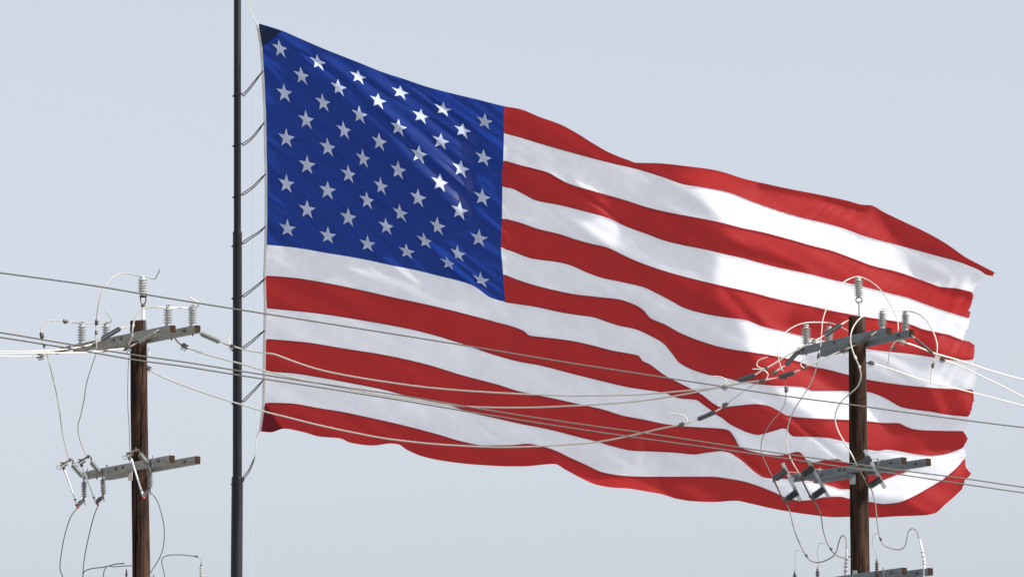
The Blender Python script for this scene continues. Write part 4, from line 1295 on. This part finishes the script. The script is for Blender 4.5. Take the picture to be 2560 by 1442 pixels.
# slack spans between the two poles
wire('uppermost slack bright conductor sagging between the two poles', [(585, 866), (605, 872), (630, 878), (662, 882), (685, 885), (715, 896), (760, 912), (800, 924), (860, 937), (950, 952), (1060, 967), (1160, 976), (1240, 981), (1340, 986), (1430, 989), (1517, 988), (1600, 986), (1694, 978), (1760, 972), (1811, 967)], YL - 1.0, YR - .75, r=2.0)
wire('middle slack bright conductor sagging between the two poles', [(466, 868), (500, 881), (560, 898), (610, 911), (660, 926), (715, 940), (773, 953), (830, 964), (893, 976), (960, 988), (1026, 998), (1085, 1007), (1143, 1014), (1210, 1017.5), (1280, 1018.5), (1350, 1017.5), (1406, 1015), (1490, 1011), (1600, 1002), (1694, 988), (1789, 970), (1836, 961), (1870, 955), (1906, 951)], YL - .75, YR - 1.4, r=2.0)
wire('lowest slack bright conductor sagging from the left pole shaft', [(373, 922), (385, 930), (402, 940), (440, 956), (500, 978), (560, 998), (600, 1010), (660, 1028), (720, 1043), (800, 1063), (880, 1080), (960, 1095), (1060, 1107), (1160, 1114), (1240, 1117), (1320, 1116), (1400, 1112), (1480, 1106), (1545, 1095), (1600, 1083), (1650, 1071), (1704, 1061)], YL - .02, YR + .3, r=2.0)

# fuse cutouts of the right pole
def cutout_r(label, c0, c1, u0, u1, l0, l1, t0, t1, Y, armpt):
    t = thing('fuse_cutout', label, 'fuse cutout', P(*c0, Y), 'fuse cutouts on the right pole')
    u = M(1, Y)
    A, B = P(*c0, Y), P(*c1, Y)
    d = (B - A).normalized()
    s = Vector((0, 1, 0))
    g_ = Geo().bar(A, B, 13 * u, 2.6 * u, upv=d.cross(Vector((0, 1, 0.15))).normalized())
    nx = d.cross(s).normalized()
    for e in (-1, 1):
        g_.bar(A + s * e * 5.6 * u - nx * 3 * u, B + s * e * 5.6 * u - nx * 3 * u, 2.0 * u, 8 * u, upv=nx)
    g_.obj('mounting_channel', GALV, t)
    for a, b in ((u0, u1), (l0, l1)):
        sheds(P(*a, Y - .02), P(*b, Y - .02), 10 * u, 9, core=0.7, collar=0.03, fat=0.9).obj('insulator', POLY, t)
    ft = Geo().lathe(P(*t0, Y - .04), P(*t1, Y - .04), [(0, 2.8 * u), (0.08, 3.2 * u), (0.12, 2.2 * u), (0.85, 2.2 * u), (0.88, 3.2 * u), (1, 2.6 * u)], 10).obj('fuse_tube', BRONZE, t)
    g_ = Geo()
    g_.bar(P(t0[0] - 2, t0[1] - 6, Y - .04), P(t0[0] + 3, t0[1] + 4, Y - .04), 6 * u, 5 * u)
    g_.tube([P(t0[0] - 4, t0[1] + 6, Y - .06), P(t0[0] + 8, t0[1] + 2, Y - .03)], 1.3 * u, 6)
    g_.obj('top_contact', BRONZE, t)
    g_ = Geo()
    g_.bar(P(t1[0] - 4, t1[1] - 6, Y - .04), P(t1[0] + 8, t1[1] + 2, Y - .03), 8 * u, 7 * u)
    g_.tube(path([(t1[0] + 4, t1[1] + 2), (t1[0] + 10, t1[1] + 12), (t1[0] + 13, t1[1] + 24)], Y - .04), 2.1 * u, 6)
    g_.obj('hinge', BRONZE, t)
    m_ = A.lerp(B, 0.42)
    Geo().bar(m_, armpt, 8 * u, 4 * u).obj('bracket', GALV, t)
    Geo().tube([A.lerp(B, 0.25), A.lerp(B, 0.25) + (P(c0[0] + 32, c0[1] + 2, Y) - P(*c0, Y))], 1.4 * u, 6).obj('bolt', GALV, t)


cutout_r('leftmost fuse cutout with dark ribs on the right pole lower crossarm', (1959, 1156), (2004, 1250), (1966, 1175), (1938, 1196), (1993, 1229), (1967, 1248), (1934, 1198), (1959, 1250), YR + .7, RLF.p(1990))
cutout_r('middle fuse cutout with dark ribs on the right pole lower crossarm', (2023, 1150), (2074, 1240), (2034, 1168), (2005, 1188), (2061, 1221), (2033, 1241), (2003, 1195), (2028, 1245), YR + .35, RLF.p(2050))
cutout_r('rightmost fuse cutout with dark ribs, in front of the right pole shaft', (2164, 1123), (2215, 1218), (2177, 1144), (2149, 1163), (2203, 1196), (2175, 1214), (2146, 1170), (2171, 1216), YR - .7, RLF.p(2190))
wire('wavy dark lead from the leftmost right-pole cutout to the white bushing', [(1968, 1262), (1974, 1276), (1980, 1300), (1987, 1328), (1999, 1357), (2014, 1386), (2026, 1400), (2042, 1405), (2062, 1401), (2082, 1390), (2091, 1378), (2096, 1358), (2101, 1344), (2108, 1337.5), (2114, 1343), (2116, 1360), (2115.5, 1378)], YR + .65, YR + .2, r=1.5, mat_=JUMPG, name='jumper_wire', fits=((2016, 1389, 0.75, BLACK),))
wire('dark lead from the middle right-pole cutout curving behind the shaft', [(2038, 1256), (2046, 1270), (2053, 1292), (2057, 1320), (2066, 1350), (2077, 1372), (2090, 1386), (2106, 1393), (2122, 1391), (2136, 1384, YR + .25)], YR + .3, YR + .3, r=1.5, mat_=JUMPG, name='jumper_wire', fits=((2077, 1372, 0.75, BLACK),))
wire('wavy dark lead right of the right pole below the flag', [(2180, 1230), (2187, 1250), (2191, 1285), (2195, 1320), (2201, 1347), (2212, 1363), (2232, 1371), (2252, 1372), (2262, 1364), (2267, 1346), (2271, 1328), (2281, 1320), (2291, 1326), (2297, 1342), (2301, 1358)], YR - .75, YR - .8, r=1.5, mat_=JUMPG, name='jumper_wire', fits=((2201, 1347, 0.75, BLACK),))


def bushing(label, px, Y):
    t = thing('cable_bushing', label, 'bushing', P(*px[-1], Y), 'white cable bushings of the right pole')
    u = M(1, Y)
    pts = path(px, Y, step=8)
    n_ = len(pts)
    Geo().tube(pts, [u * (2.2 + 1.6 * i / n_) for i in range(n_)], 8).obj('stem', PINW, t)
    for k in range(5):
        i = int(n_ * (0.42 + 0.11 * k))
        d = (pts[min(i + 1, n_ - 1)] - pts[i - 1]).normalized()
        Geo().lathe(pts[i] - d * 2 * u, pts[i] + d * 2 * u, [(0, 2.4 * u), (0.5, 6 * u), (0.7, 6 * u), (1, 2.4 * u)], 12).obj('shed', PORC, t)


bushing('white bushing rising left of the right pole at the bottom edge', [(2115, 1372), (2116, 1392), (2114, 1415), (2113, 1460)], YR + .2)
bushing('white leaning bushing over the right crossarm tip at the bottom edge', [(2299, 1346), (2303, 1365), (2308, 1388), (2311, 1408), (2311, 1440)], YR - .85)
arrester('dark arrester with thin lead, leftmost at the bottom right', 1987, 1424, 1470, YR + .9, 6, [(2006, 1380), (1998, 1375), (1990, 1377), (1988, 1390), (1988, 1410), (1988, 1426)], POLY, 'surge arresters on the poles', 6)
arrester('dark arrester with thin lead at the bottom edge, second from the right pole', 2044, 1415, 1470, YR + .5, 6, [(2066, 1358), (2052, 1357), (2045, 1366), (2043, 1380), (2046, 1400), (2045, 1417)], POLY, 'surge arresters on the poles', 7)
arrester('brown ribbed arrester close to the right side of the right pole', 2192, 1394, 1444, YR - .75, 5.4, [(2194, 1331), (2186, 1334), (2181, 1347), (2184, 1368), (2190, 1384), (2192, 1396)], BRONZE, 'surge arresters on the poles', 8)

# ------------------------------------------------------------------ dark lines passing in front
wire('topmost dark straight line crossing the whole picture in front of the poles', [(-1800, 445), (0, 682), (120, 698), (240, 715), (400, 742), (580, 771), (860, 815), (1160, 863), (1400, 903), (1600, 934), (1816, 967), (1960, 989), (2120, 1010), (2300, 1035), (2560, 1068), (4200, 1255)], 52, 88, r=1.9, mat_=LINE, name='overhead_line', group='dark lines crossing in front')
wire('upper of the two close dark lines crossing below the crossarms', [(-1800, 560), (0, 831), (190, 863), (330, 886), (470, 906), (600, 927), (780, 955), (1026, 992), (1240, 1028), (1452, 1060), (1612, 1082), (1771, 1106), (1920, 1128), (2111, 1155), (2223, 1171), (2408, 1195), (2560, 1217), (4200, 1430)], 52, 88, r=1.8, mat_=LINE, name='overhead_line', group='dark lines crossing in front')
wire('lower of the two close dark lines crossing below the crossarms', [(-1800, 575), (0, 843), (200, 875), (330, 898), (470, 917), (600, 938), (780, 965), (1026, 1004), (1240, 1040), (1452, 1073), (1612, 1096), (1771, 1118), (1920, 1139), (2111, 1167), (2220, 1181), (2408, 1209), (2560, 1231), (4200, 1445)], 51.5, 87.5, r=1.8, mat_=LINE, name='overhead_line', group='dark lines crossing in front')
